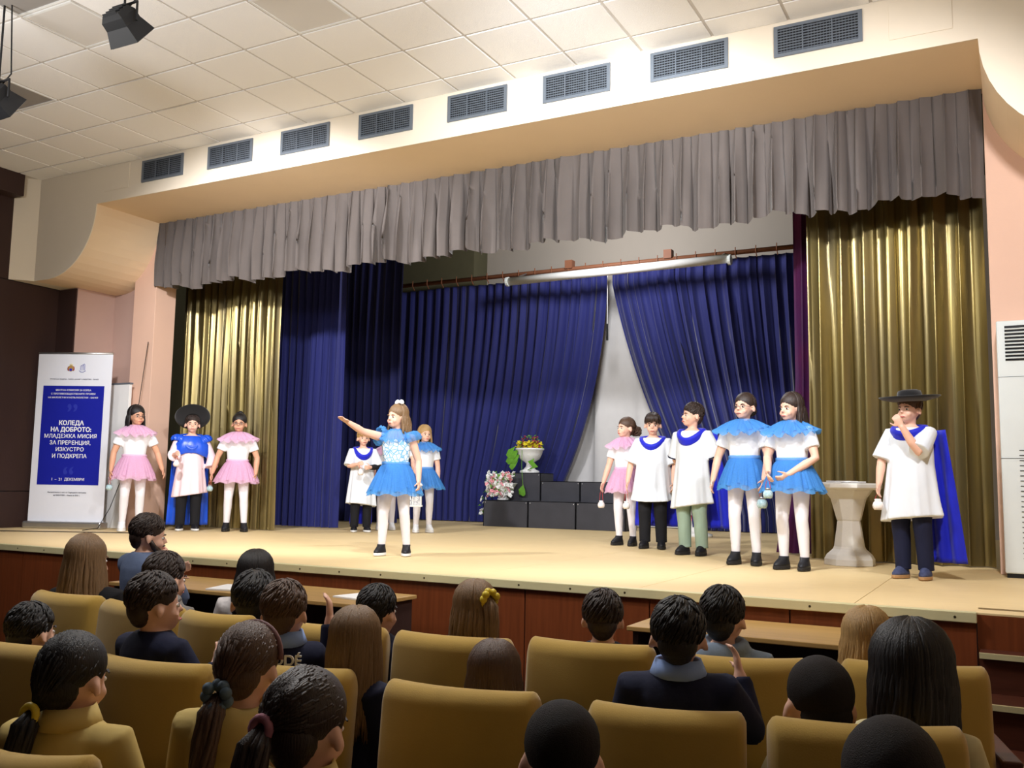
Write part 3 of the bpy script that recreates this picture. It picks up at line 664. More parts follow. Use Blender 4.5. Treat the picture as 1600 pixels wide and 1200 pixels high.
def cape(m, x0=-.15, x1=.15, bot=.12, flare=1.5, dx=0, y0=.125):
    def f(P):
        U = P['U']
        def g(u, v):
            x = (x0+(x1-x0)*u); c = (x0+x1)/2; z = 1.11+(bot-1.11)*v
            return U(c+(x-c)*(1+(flare-1)*v)+dx*v, y0+.05*v+.022*math.sin(u*19+1.5*v)*min(1, v*2+.2)-.06*abs(2*u-1)**2*(1-v), z)
        MB().grid(g, 40, 24).build('cape', m, P['root'], smooth=True, solid=.006)
    return f
def hat(m, back=.0, tilt=0, brim=.19):
    def f(P):
        HM = P['HM']; T = HM @ Matrix.Translation(V(0,.015,1.352)) @ rotm(0, tilt, 0).to_4x4()
        c = MB().lathe([(.001,.088), (.05,.088), (.078,.078), (.086,.055), (.09,.012), (.092,0)], 32, sq=(1,1.1)).xform(T); h_ = c.build('hat', m, P['root'], smooth=True)
        MB().lathe([(.088,-.004), (.12,-.002), (brim-.02,.016), (brim,.03), (brim+.004,.036), (brim-.004,.038), (brim-.025,.026), (.12,.010), (.09,.008)], 40, sq=(1,1.05), caps=False).xform(T).build('hat_brim', m, h_, smooth=True)
        MB().lathe([(.0925,.004), (.0925,.026)], 32, sq=(1,1.1), caps=False).xform(T).build('hat_band', 'black', h_, smooth=True)
    return f
def specs(m='glasses'):
    def f(P):
        HM = P['HM']; g = MB()
        for sx in (-1, 1):
            g.tube([(sx*.031+.019*math.cos(2*PI*i/14), -.094+.004*abs(math.cos(2*PI*i/14)), 1.281+.0155*math.sin(2*PI*i/14)) for i in range(14)], .0014, 5, closed=True)
            g.tube([(sx*.05,-.090,1.285), (sx*.074,-.05,1.284), (sx*.08,.01,1.282)], .0018, 5)
        g.tube([(-.012,-.097,1.284), (.012,-.097,1.284)], .0018, 5); g.xform(HM).build('glasses', m, P['root'])
    return f
def bow():
    def f(P):
        HM = P['HM']; o = MB()
        for sx in (-1, 1): o.ell((.03+sx*.03, .0, 1.425), (.03,.012,.022), rotm(0,0,sx*25))
        o.ell((.03,0,1.423), (.012,.014,.012)); o.xform(HM).build('hair_bow', 'tee', P['root'], smooth=True)
    return f
def puffs(m):
    def f(P):
        s, U = P['s'], P['U']
        for sx in (-1, 1):
            sh, e, w, wd = P['J']['A' if sx < 0 else 'B']; c = sh+V(sx*.0, 0, .01*s); R = []
            d = (e-sh).normalized(); a1 = d.cross(V(0,1,0)).normalized(); a2 = d.cross(a1)
            for t, rr in ((-.045,.035), (-.03,.065), (0,.085), (.03,.09), (.05,.075)):
                R.append([c+d*t*s+(a1*math.cos(2*PI*i/60)+a2*math.sin(2*PI*i/60))*rr*s*(1+.12*math.sin(11*2*PI*i/60+t*40)) for i in range(60)])
            MB().rings(R, False).build('ruffle_sleeve', m, P['root'], smooth=True)
    return f
def long_sleeve(key, m):
    def f(P):
        sh, e, w, wd = P['J'][key]; s = P['s']
        MB().tube([sh.lerp(e,.6), e, e.lerp(w,.5), e.lerp(w,.93)], [.05*s,.044*s,.04*s,.033*s], 12).build('under_sleeve', m, P['root'], smooth=True)
    return f
def beard(m):
    def f(P):
        HM = P['HM']; b = MB().ell((0,-.050,1.209), (.036,.037,.026))
        for sx in (-1, 1): b.tube([(sx*.066,-.004,1.262), (sx*.056,-.030,1.228), (sx*.030,-.062,1.207)], [.012,.017,.018], 8)
        b.tube([(-.026,-.083,1.238), (0,-.095,1.241), (.026,-.083,1.238)], [.003,.005,.003], 6)
        b.xform(HM).build('beard', m, P['root'], smooth=True)
    return f
def world_pt(P, p): r = P['root']; return Matrix.Translation(r.location) @ r.rotation_euler.to_matrix().to_4x4() @ p
def hold_jar(P, key, label, m='jar', cordm='cord', drop=.05, off=(0,0,0), sc_=1.0):
    sh, e, w, wd = P['J'][key]; g = world_pt(P, w+wd*.075*P['s']+V(*off)*P['s'])
    t = tag(empty('hand_lantern', g-V(0,0,drop+.075*sc_)), label, 'lantern', None); k = sc_
    MB().lathe([(.001,0), (.026*k,0), (.036*k,.018*k), (.038*k,.034*k), (.03*k,.055*k), (.02*k,.062*k), (.02*k,.066*k), (.001,.066*k)], 18).build('jar', m, t, smooth=True)
    MB().lathe([(.001,.078*k), (.02*k,.077*k), (.023*k,.072*k), (.023*k,.062*k), (.001,.062*k)], 14).build('lid', 'white' if m == 'jarwhite' else 'steel', t)
    MB().tube([(-.02*k,0,.07*k), (-.012*k,0,.07*k+drop*.7), (0,0,.078*k+drop), (.012*k,0,.07*k+drop*.7), (.02*k,0,.07*k)], .0025, 5).build('cord', cordm, t)
    return t
def toward_cam(p, yaw): return math.atan2(CAM.x-p.x, -(CAM.y-p.y))+math.radians(yaw)
# ================================================================== CHILDREN ON THE STAGE
def on_stage(u, v): return onz(u, v, ZS+.004)
def actor(label, u, v, h, yaw, **k):
    p = on_stage(u, v); return person(label, p, toward_cam(p, yaw), h, **k)
GIRL = dict(top=('tee','tee'), bottom=('tights','tights'))
gp = 'children in costume on the stage'
# left group
P = actor('girl with long dark hair and glasses in pink tulle beside the banner', 203, 830, 1.47, 5, head=(22,0,0), hair=dict(k='long', m='hair_black', len=.17), shoes=('sole','sole'), skin='skin_tan',
    armA=((.075,0,-.22),(.02,-.03,-.2)), armB=((.10,.0,-.21),(.06,-.03,-.19)), extras=[tutu('tulle_pink'), ruff('tulle_pink'), specs()], **GIRL)
hold_jar(P, 'A', 'round blue glass lantern held by the girl beside the banner', drop=.07)
P = actor('boy in black round hat with blue satin cape and pale pink tunic', 292, 829, 1.40, 2, hair=dict(k='short', m='hair_dark'), shoes=('shoe','sole'), top=('tunic','pinktunic'), bottom=('pants','blackcloth'), pose=dict(hem=.42, sleeve=1.6, wide=.95),
    armA=((.07,-.05,-.2),(-.03,-.17,.02)), armB=((.10,0,-.21),(.01,-.06,-.19)), extras=[hat('felt', tilt=-42, brim=.2), puffs('satinblue'), cowl('satinblue', .17), cape('satinblue', -.2, .2, .06, 1.2)])
MB().rings([[P['U'](rr*1.02*math.cos(2*PI*i/36)*(1+.04*math.sin(9*2*PI*i/36)), rr*.6*math.sin(2*PI*i/36)-.012*abs(math.sin(5*2*PI*i/36)), z-(.03*math.cos(4*PI*i/36) if z < 1 else 0)) for i in range(36)] for rr, z in ((.10,1.125), (.16,1.09), (.20,1.02), (.205,.95), (.195,.90), (.18,.89))], False).build('satin_yoke', 'satinblue', P['root'], smooth=True)
hold_jar(P, 'A', 'small white jar lantern held up by the boy in the round hat', m='jarwhite', drop=.08)
P = actor('girl with hair in a bun and glasses wearing pink tulle and black flats', 366, 830, 1.42, -2, head=(-4,0,0), hair=dict(k='bun', m='hair_black', tz=1.405, ty=.06), shoes=('shoe','soledark'), skin='skin_tan',
    armA=((.09,0,-.21),(.05,-.03,-.19)), armB=((.085,.0,-.215),(-.01,-.05,-.19)), legs={-1:(-.01,0), 1:(.02,-.05)}, extras=[tutu('tulle_pink', r=.25), ruff('tulle_pink', r=.205), specs()], **GIRL)
hold_jar(P, 'A', 'round blue glass lantern held by the girl with the bun', drop=.07)
# centre
P = actor('small blond boy in white tunic with blue scarf and black trousers', 563, 831, 1.27, 8, head=(4,0,0), hair=dict(k='fringe', m='hair_blond'), shoes=('shoe','sole'), top=('tunic','tunic'), bottom=('pants','blackcloth'), pose=dict(hem=.36, sleeve=.95),
    armA=((.05,-.06,-.2),(-.09,-.15,.03)), armB=((.07,-.05,-.2),(-.13,-.14,-.01)), extras=[cowl('royal', .12), long_sleeve('B', 'blackcloth'), cape('royal', -.1, .15, .1, 1.2)])
hold_jar(P, 'A', 'white jar lantern held at the chest by the small blond boy', m='jarwhite', drop=.07)
P = actor('fair-haired girl in pink tulle half hidden behind the speaking girl', 602, 828, 1.30, 5, head=(0,0,0), hair=dict(k='long', m='hair_light', len=.2), shoes=('sole','sole'), extras=[tutu('tulle_pink', r=.25, hemz=.5), ruff('tulle_pink')], **GIRL)
P = actor('blond girl in blue tulle standing behind the speaking girl with a white lantern', 660, 832, 1.34, 12, head=(10,0,0), hair=dict(k='long', m='hair_blond', len=.22), shoes=('sole','sole'), armA=((.03,-.12,-.19),(.03,-.21,-.08)), extras=[tutu('tulle_blue', r=.27, hemz=.56), ruff('tulle_blue')], **GIRL)
PL = P
P = actor('girl in blue ruffled dress and white bow stretching out one arm to speak', 614, 868, 1.285, -14, head=(-32,0,0), hair=dict(k='half', m='hair_light', len=.16, tie='tee', plen=.2), shoes=('shoe','sole'), top=('bodice','bodice'), bottom=('tights','tights'),
    armA=((.145,-.14,.045),(.10,-.15,.075)), armB=((.07,.02,-.215),(.02,-.06,-.19)), curl=(-.1,.9), palms={'A':(0,-.3,-1)}, legs={-1:(-.03,0), 1:(.03,.02)}, extras=[tutu('tulle_blue', r=.25, hemz=.55, layers=4, waist=.83), puffs('tulle_blue'), ruff('tulle_blue', r=.13, layers=1), bow()])
# big white lantern
_j = PL['J']['A']; lp = world_pt(PL, _j[2]+_j[3]*.06)-V(0,0,.425)
LT = tag(empty('white_lantern', lp), 'large white lattice lantern with pointed roof held behind the speaking girl', 'lantern')
MB().lathe([(.12,0), (.125,.0), (.125,.016), (.11,.02)], 6).build('base', 'white', LT)
for k in range(6):
    a0, a1 = PI/3*k, PI/3*(k+1); r = .105
    MB().tube([(r*math.cos(a0), r*math.sin(a0), .02), (r*.92*math.cos(a0), r*.92*math.sin(a0), .25)], .007, 6).build('post', 'white', LT)
    c0 = V(r*.97*math.cos(a0), r*.97*math.sin(a0), 0); c1 = V(r*.97*math.cos(a1), r*.97*math.sin(a1), 0)
    pn = MB()
    for q in range(5):
        pn.tube([c0.lerp(c1, q/4)+V(0,0,.02), c0.lerp(c1, 1-q/4)*.95+V(0,0,.25)], .004, 4); pn.tube([c0.lerp(c1, 0)+V(0,0,.03+.05*q), c1+V(0,0,.03+.05*q)], .0035, 4)
    pn.build('lattice_panel', 'lace', LT)
MB().lathe([(.12,.25), (.122,.258), (.07,.31), (.035,.33), (.035,.35), (.015,.365), (.001,.367)], 6).build('roof', 'white', LT)
MB().tube([(.02*math.cos(a), 0, .385+.02*math.sin(a)) for a in [2*PI*i/12 for i in range(12)]], .003, 5, closed=True).build('ring', 'steel', LT)
# right group
P = actor('curly-haired girl in pink tulle looking aside with a small lantern', 977, 852, 1.345, -28, head=(-25,0,0), hair=dict(k='curlypony', m='hair_brown', tz=1.30, ty=.12, tx=.02, plen=.10, tie='hair_brown'), shoes=('shoe','soledark'),
    armA=((.06,-.02,-.22),(.04,-.05,-.19)), extras=[tutu('tulle_pink', r=.225), ruff('tulle_pink')], **GIRL)
hold_jar(P, 'A', 'white jar lantern on red cord held by the curly-haired girl', m='jarwhite', drop=.12)
P = actor('brown-haired boy in white tunic with blue cowl and black trousers', 1020, 857, 1.36, -10, head=(6,8,0), hair=dict(k='fringe', m='hair_dark'), shoes=('shoe','soledark'), top=('tunic','tunic'), bottom=('pants','blackcloth'), pose=dict(hem=.50, wide=1.12, sleeve=.95),
    armA=((.09,-.02,-.22),(.02,-.06,-.19)), armB=((.09,.0,-.22),(-.01,-.05,-.19)), extras=[cowl('royal', .10), cape('royal', -.16, .2, .22, 1.35)])
hold_jar(P, 'A', 'white jar lantern on red cord held by the brown-haired boy', m='jarwhite', drop=.12)
P = actor('boy in white tunic with striped sleeves, blue cape and sage green trousers', 1082, 867, 1.40, -28, head=(-35,-2,0), hair=dict(k='short', m='hair_dark'), shoes=('shoe','soledark'), top=('tunic','tunic'), bottom=('pants','greenpants'), pose=dict(hem=.44, stripe=1, sleeve=.9),
    armA=((.06,.05,-.22),(-.02,.14,-.12)), armB=((.07,.07,-.21),(-.06,.14,-.12)), extras=[cowl('royal', .10), cape('royal', -.1, .22, .24, 1.3, dx=.05)])
P = actor('girl in glasses and blue tulle skirt with tied back hair', 1165, 882, 1.40, -16, head=(-14,-3,0), hair=dict(k='bun', m='hair_dark', tz=1.27, ty=.12), shoes=('shoe','soledark'),
    armA=((.08,-.01,-.22),(.03,-.05,-.19)), armB=((.06,-.01,-.22),(-.02,-.08,-.18)), extras=[tutu('tulle_blue', r=.215, hemz=.60, waist=.85), ruff('tulle_blue', r=.215), specs()], **GIRL)
hold_jar(P, 'B', 'round blue glass lantern held by the girl in glasses and blue skirt', drop=.07, sc_=1.15)
P = actor('girl with long loose brown hair in blue tulle holding her hands together', 1240, 890, 1.36, -24, head=(-16,4,0), hair=dict(k='long', m='hair_dark', len=.2), shoes=('shoe','soledark'),
    armA=((.05,-.05,-.21),(-.07,-.13,-.12)), armB=((.07,-.04,-.21),(-.17,-.12,-.13)), curl=(.8,.8), extras=[tutu('tulle_blue', r=.25, hemz=.60, waist=.85), ruff('tulle_blue', r=.2)], **GIRL)
hold_jar(P, 'A', 'round blue glass lantern in the joined hands of the long-haired girl', drop=.07, off=(.02,-.06,0))
P = actor('boy in black wide-brimmed hat and white tunic with hand at his mouth', 1428, 904, 1.31, -22, head=(-10,0,0), hair=dict(k='short', m='hair_brown'), shoes=('hiking','tan'), top=('tunic','tunic'), bottom=('pants','navycloth'), pose=dict(hem=.44, wide=1.1, sleeve=.95),
    armA=((.06,-.06,-.2),(.0,-.06,-.18)), armB=((-.02,-.16,-.14),(-.09,-.06,.19)), curl=(.5,1.0), palms={'B':(-.3,.9,0)}, extras=[hat('felt', tilt=4, brim=.215), cowl('royal', .06), cape('royal', -.06, .24, .12, 1.15, dx=.06)])
hold_jar(P, 'A', 'clear jar lantern held low by the boy in the wide-brimmed hat', m='jarwhite', drop=.04)
# ================================================================== STAGE PROPS
def block(xa, xb, ya, yb, z0, z1, label):
    o = empty('stage_block', ((xa+xb)/2, (ya+yb)/2, z0)); tag(o, label, 'block'); hx, hy, hz = (xb-xa)/2-.003, (yb-ya)/2, z1-z0
    MB().span((-hx+.006, -hy+.006, .0), (hx-.006, hy-.006, hz-.004)).build('carcass', 'blackbox', o)
    for a, b in (((-hx, -hy, .002), (hx, -hy+.012, hz)), ((-hx, -hy, hz-.012), (hx, hy, hz)), ((hx-.012, -hy, 0), (hx, hy, hz)), ((-hx, -hy, 0), (-hx+.012, hy, hz))): MB().span(a, b).build('panel', 'blackbox', o, bevel=.002)
    for sx in (-1, 1): MB().ell((sx*(hx-.03), -hy-.001, hz-.03), (.008,.004,.008), nu=8, nv=6).build('screw', 'steel', o)
    return o
YB = 12.08
block(-6.93, -6.19, YB, YB+.45, ZS, ZS+.38, 'low black stage block with white and pink flowers on it')
block(-6.19, -5.44, YB, YB+.45, ZS, ZS+.38, 'low black stage block in the middle of the front row')
block(-5.44, -4.70, YB, YB+.45, ZS, ZS+.38, 'low black stage block behind the curly-haired girl in pink')
block(-6.82, -6.22, YB+.46, YB+.9, ZS, ZS+.79, 'tall black stage block carrying the white flower urn')
block(-6.22, -5.58, YB+.46, YB+.9, ZS, ZS+.67, 'raised black stage block right beside the tall urn block')
block(-5.58, -4.93, YB+.46, YB+.9, ZS, ZS+.67, 'raised black stage block at the drape end of the back row')
def flowers(root, c, r, n, mats, seed, size=.02, name='blossom'):
    rnd = random.Random(seed); protos = {}
    for k in range(n):
        m = rnd.choice(mats); a, t = rnd.uniform(0, 2*PI), rnd.uniform(0, 1)**.5; z = rnd.uniform(-1, 1)
        p = V(c[0]+r[0]*t*math.cos(a), c[1]+r[1]*t*math.sin(a), c[2]+r[2]*z)
        if m not in protos:
            mb = MB()
            if m == 'leaf': mb.add([V(0,0,0), V(size,.3*size,.5*size), V(2.6*size,0,0), V(size,-.3*size*2.5,.5*size)], [(0,1,2,3)])
            else:
                for q in range(5): mb.ell((size*.7*math.cos(q*1.257), size*.7*math.sin(q*1.257), 0), (size*.62, size*.62, size*.3), nu=6, nv=4)
                mb.ell((0,0,size*.2), (size*.4,)*3, nu=6, nv=4)
            o = protos[m] = mb.build('leaf' if m == 'leaf' else name, m, root)
        else: o = clone(protos[m], root)
        o.location = p; o.rotation_euler = (rnd.uniform(-1.5,1.5), rnd.uniform(-1,1), rnd.uniform(0,6)); sc_ = rnd.uniform(.7, 1.3); o.scale = (sc_,)*3
# urn with yellow flowers and trailing leaves
u = tag(empty('flower_urn', (-6.51, YB+.66, ZS+.79)), 'white footed urn of yellow and red flowers on the tall black block', 'urn')
MB().lathe([(.001,0), (.15,0), (.15,.03), (.10,.05), (.055,.10), (.05,.14), (.08,.17), (.15,.21), (.185,.28), (.20,.34), (.22,.35), (.22,.37), (.19,.375), (.17,.33), (.001,.32)], 28).build('urn', 'white', u, smooth=True)
flowers(u, (0,0,.41), (.21,.19,.06), 150, ['yellowflower','yellowflower','leaf','redflower'], 4, .024)
flowers(u, (0,0,.50), (.15,.13,.06), 70, ['redflower','leaf'], 5, .016)
def big_leaf(root, pts, wd, m='leaf'):
    mb = MB(); n = len(pts); L_, R_ = [], []
    for i, p in enumerate(pts):
        t = i/(n-1); k = wd*math.sin(PI*min(.98, max(.03, t)))**.8; L_.append(V(*p)+V(-k,0,-.01)); R_.append(V(*p)+V(k,0,-.01))
    mid = [V(*p) for p in pts]; vs = L_+mid+R_
    fs = [(i, i+1, n+i+1, n+i) for i in range(n-1)]+[(n+i, n+i+1, 2*n+i+1, 2*n+i) for i in range(n-1)]
    return mb.add(vs, fs).build('leaf', m, root, smooth=True)
for a, z, q in ((-.15,.30,.16), (-.19,.24,.15), (-.14,.16,.13), (-.20,.34,.12), (-.11,.24,.12), (.13,.16,.12)):
    big_leaf(u, [(a, -.12, z+.06), (a-.03, -.17, z+.02), (a-.06*(1 if a < 0 else -1), -.19, z-.06), (a-.07, -.18, z-.11)], q*.45)
MB().tube([(-.03,-.2,.34), (.0,-.26,.1), (.02,-.27,-.08), (.03,-.27,-.2)], .004, 5).build('stem', 'leaf', u)
big_leaf(u, [(.03,-.27,-.18), (.02,-.285,-.24), (.03,-.285,-.31), (.05,-.28,-.34)], .06)
f1 = tag(empty('flower_bowl', (-6.72, YB+.23, ZS+.383)), 'white bowl of white and pink trailing flowers on low black block', 'flowers')
MB().lathe([(.001,0), (.09,0), (.09,.02), (.05,.05), (.13,.14), (.2,.24), (.21,.25), (.18,.25), (.001,.2)], 24).build('bowl', 'white', f1, smooth=True)
flowers(f1, (-.02,-.09,.23), (.22,.13,.17), 320, ['whiteflower','whiteflower','pinkflower','leaf','leaf'], 6, .026)
flowers(f1, (-.31,-.05,-.04), (.035,.08,.18), 24, ['whiteflower','leaf'], 7, .026)
pp = onz(1128, 833, ZS)
f2 = tag(empty('flower_stand', (pp.x, 11.6, ZS)), 'white pedestal stand of pink and yellow flowers behind the girls in blue', 'flowers')
MB().lathe([(.001,0), (.2,0), (.2,.03), (.12,.06), (.06,.14), (.05,.5), (.09,.56), (.15,.66), (.17,.70), (.001,.70)], 24).build('pedestal', 'white', f2, smooth=True)
flowers(f2, (.02,-.12,.48), (.17,.14,.28), 220, ['pinkflower','whiteflower','leaf','redflower'], 8, .024)
flowers(f2, (-.02,0,.98), (.11,.1,.09), 50, ['yellowflower','leaf'], 9, .022)
MB().tube([(0,0,.68), (-.02,0,.95)], .012, 6).build('stem', 'leaf', f2)
# pedestal table
tp = onz(1325, 884, ZS)
T = tag(empty('pedestal_table', (tp.x, tp.y+.1, ZS)), 'white octagonal stone-look pedestal table beside the boy in the hat', 'table')
MB().lathe([(.001,0), (.205,0), (.205,.05), (.185,.085), (.135,.13), (.125,.15), (.095,.35), (.093,.36), (.10,.37), (.145,.54), (.19,.60), (.20,.615), (.001,.615)], 8, phase=PI/8).build('pedestal', 'offwhite', T, bevel=.004)
MB().lathe([(.001,.615), (.25,.615), (.275,.63), (.275,.66), (.26,.668), (.001,.668)], 8, phase=PI/8).build('table_top', 'offwhite', T, bevel=.004)
for k, (x, y, r) in enumerate(((-.12,-.05,.2), (.03,-.08,-.1), (-.06,.08,.5))):
    q = MB().box((0,0,.004+.006*k), (.15,.21,.008), Matrix.Rotation(r+.8, 3, 'Z')).build('paper_sheet', 'paper'); q.location = T.location+V(x, y, .668)
    tag(q, ['loose white paper lying at the near rim of the pedestal table', 'loose white paper in the middle of the pedestal table', 'loose white paper at the curtain side of the pedestal table'][k], 'paper')
sp_ = onz(1375, 874, ZS)
S = tag(empty('folding_stool', (sp_.x, sp_.y, ZS)), 'small folding stool with thin metal legs behind the boy in the hat', 'stool')
MB().lathe([(.001,.40), (.13,.40), (.14,.41), (.14,.425), (.001,.43)], 20).build('seat', 'offwhite', S, smooth=True)
for a, b in (((-.15,-.1,0), (.13,-.08,.4)), ((.15,-.1,0), (-.13,-.08,.4)), ((-.15,.1,0), (.13,.08,.4)), ((.15,.1,0), (-.13,.08,.4))): MB().tube([a, b], .010, 8).build('leg', 'steel', S)
# air conditioner
A = tag(empty('air_conditioner', (.19, 7.95, ZS)), 'tall white floor-standing air conditioner beside the stage opening', 'air conditioner')
MB().span((-.28, -.18, .03), (.28, .18, 1.88)).build('body', 'whitegloss', A, bevel=.012)
MB().span((-.27, -.17, 0), (.27, .17, .03)).build('plinth', 'black', A)
MB().span((-.225, -.186, 1.58), (.225, -.178, 1.84)).build('outlet_recess', 'black', A)
for k in range(9): MB().box((0, -.19, 1.60+.027*k), (.45, .02, .006), Matrix.Rotation(.5, 3, 'X')).build('louvre', 'whitegloss', A)
MB().span((-.28, -.183, .86), (.28, -.179, .863)).build('panel_seam', 'ventdark', A)
MB().span((-.28, -.183, 1.46), (.28, -.179, 1.462)).build('panel_seam', 'greymetal', A)
MB().lathe([(.06,0), (.06,.004), (.045,.004), (.045,0)], 6, phase=PI/6).xform(Matrix.Translation(V(-.02,-.182,1.39)) @ Matrix.Rotation(PI/2, 4, 'X')).build('badge', 'greymetal', A)
for k in range(22): MB().span((-.16, -.184, .14+.037*k), (.2, -.179, .145+.037*k)).build('intake_slot', 'ventdark', A)  # dark strips on the casing stand in for shade inside the slots
# roll-up banner
B = empty('roll_up_banner', (-10.08, 7.50, ZS)); B.rotation_euler = (0, 0, toward_cam(V(-10.02, 7.5, 0), 0)*.45); tag(B, 'white and blue roll-up banner with Cyrillic lettering at the stage side', 'banner')
BW, BH = .94, 2.12
MB().span((-BW/2-.02, -.09, 0), (BW/2+.02, .09, .085)).build('base', 'steel', B, bevel=.02)
MB().span((-BW/2, -.004, .08), (BW/2, .004, BH)).build('sheet', 'bannerwhite', B)
MB().tube([(-BW/2, 0, BH), (BW/2, 0, BH)], .014, 10).build('top_rail', 'steel', B, smooth=True)
MB().tube([(0, .03, .05), (0, .02, BH)], .01, 8).build('pole', 'steel', B)
MB().span((-BW*.41, -.0065, .52), (BW*.41, -.0035, 1.72)).build('blue_field', 'bannerblue', B)
for body, sz, z, m, bd in (('СТОЛИЧНА ОБЩИНА – РАЙОН „БАНКЯ“ И МКБППМН – БАНКЯ', .020, 1.80, 'ink', 0), ('МЕСТНА КОМИСИЯ ЗА БОРБА', .030, 1.665, 'paper', 0), ('С ПРОТИВООБЩЕСТВЕНИТЕ ПРОЯВИ', .030, 1.62, 'paper', 0), ('НА МАЛОЛЕТНИ И НЕПЪЛНОЛЕТНИ – БАНКЯ', .028, 1.575, 'paper', 0),
    ('КОЛЕДА', .074, 1.265, 'paper', .0022), ('НА ДОБРОТО:', .074, 1.185, 'paper', .0022), ('МЛАДЕЖКА МИСИЯ', .066, 1.105, 'paper', .0006), ('ЗА ПРЕВЕНЦИЯ,', .066, 1.025, 'paper', .0006), ('ИЗКУСТВО', .066, .945, 'paper', .0006), ('И ПОДКРЕПА', .066, .865, 'paper', .0006),
    ('1  –  21  ДЕКЕМВРИ', .045, .585, 'paper', 0), ('Инициативата е част от Годишната програма', .022, .43, 'ink', 0), ('на МКБППМН – Банкя за 2025 г.', .022, .395, 'ink', 0), ('”', .34, 1.36, 'bannerquote', .004), ('“', .34, .60, 'bannerquote', .004)):
    text(body, sz, m, B, (0, -.0085 if m != 'bannerquote' else -.0072, z), bold=bd)
em = MB(); em.lathe([(.03,0), (.04,.012), (.034,.03), (.001,.03)], 8).xform(Matrix.Translation(V(-.05,-.006,1.935)) @ Matrix.Rotation(PI/2, 4, 'X') @ Matrix.Scale(.2, 4, V(0,0,1))); em.build('emblem_shield', 'desk', B)
MB().span((-.066, -.013, 1.905), (-.034, -.008, 1.93)).build('emblem_field', 'royal', B)
for sx in (-1, 1): MB().ell((-.05+sx*.034, -.008, 1.93), (.012,.003,.028), nu=8, nv=6).build('emblem_supporter', 'redflower', B)
MB().tube([(-.07,-.008,1.985), (-.06,-.008,1.972), (-.05,-.008,1.99), (-.04,-.008,1.972), (-.03,-.008,1.985)], .003, 5).build('emblem_crown', 'yellowflower', B)
for k in range(3): MB().tube([(.07+.018*k,-.007,1.91), (.07+.018*k,-.007,1.96+.01*k), (.079+.018*k,-.007,1.972+.01*k), (.088+.018*k,-.007,1.96+.01*k), (.088+.018*k,-.007,1.91)], .0025, 5).build('logo_line', 'bannerblue', B)
MB().tube([(.055,-.007,1.905), (.075,-.007,1.89), (.105,-.007,1.888), (.135,-.007,1.905)], .003, 5).build('logo_swoosh', 'bannerblue', B)
# white board behind the banner, cables
wb = empty('white_board', (-9.82, 7.95, ZS)); tag(wb, 'tall plain white board standing against the wall behind the banner', 'board')
MB().span((-.26, -.02, 0), (.20, .02, 1.78)).build('board', 'white', wb, bevel=.004); MB().span((-.27, -.026, 1.77), (.21, .026, 1.79)).build('top_edge', 'greymetal', wb)
for n, (pts, lb) in enumerate((([(-9.5,7.3,ZS+.008), (-9.56,7.55,ZS+.02), (-9.62,7.75,ZS+.25), (-9.52,7.93,ZS+.9), (-9.44,8.02,3.2)], 'thin black cable running up the pilaster beside the gold curtain'), ([(-10.5,6.2,ZS+.008), (-10.0,6.6,ZS+.008), (-9.3,7.0,ZS+.008), (-8.7,7.3,ZS+.008)], 'black cable lying on the stage floor before the banner'))):
    tag(MB().tube(pts, .0045, 6).build('cable', 'cable', None, smooth=True), lb, 'cable')
# dome camera
dc = tag(empty('security_camera', (-10.16, YW, 4.0)), 'small white dome security camera on the wall under the cove', 'camera')
MB().lathe([(.001,0), (.055,0), (.055,.02), (.001,.02)], 18).xform(Matrix.Rotation(PI/2, 4, 'X')).build('mount', 'white', dc); MB().ell((0,-.055,0), (.052,.05,.052)).build('housing', 'white', dc, smooth=True); MB().ell((.018,-.095,-.012), (.02,.014,.02)).build('lens', 'black', dc, smooth=True)
# floodlights under the hall ceiling
def flood(loc, tgt, label):
    o = tag(empty('floodlight', loc), label, 'floodlight'); q = (Vector(tgt)-Vector(loc)).to_track_quat('-Z', 'Y').to_matrix().to_4x4()
    hs_ = MB().rings([[V(x*r, y*r*.8, z) for x, y in ((-1,-1),(1,-1),(1,1),(-1,1))] for r, z in ((.075,.10), (.10,.06), (.10,.0), (.135,-.11))]).xform(q).build('housing', 'black', o)
    MB().box((0,0,-.112), (.25,.2,.006)).xform(q).build('lens', 'diffuser', o)
    for k in range(4): MB().box((0, -.06+.04*k, .09), (.13,.006,.05)).xform(q).build('cooling_fin', 'black', o)
    top_ = V(0,0,ZC-loc[2]); MB().tube([(-.13,0,0), (-.13,0,.14), (.13,0,.14), (.13,0,0)], .010, 6).build('yoke', 'black', o); MB().tube([(0,0,.14), top_], .009, 6).build('hanger', 'black', o)
    MB().tube([(.02,.0,.1), (.1,.03,.2), (.06,.02,top_.z)], .006, 6).build('cable', 'black', o); return o
fl = atd(193, 38, 6.6); flood((fl.x, fl.y, fl.z), (-5.5, 8.5, 1.2), 'black floodlight with yoke hanging below the ceiling tiles')
fl = atd(-4, 156, 7.2); flood((fl.x, fl.y, fl.z), (-6.5, 9, 1.2), 'black floodlight hanging beside the grey light panel near the brown beam')
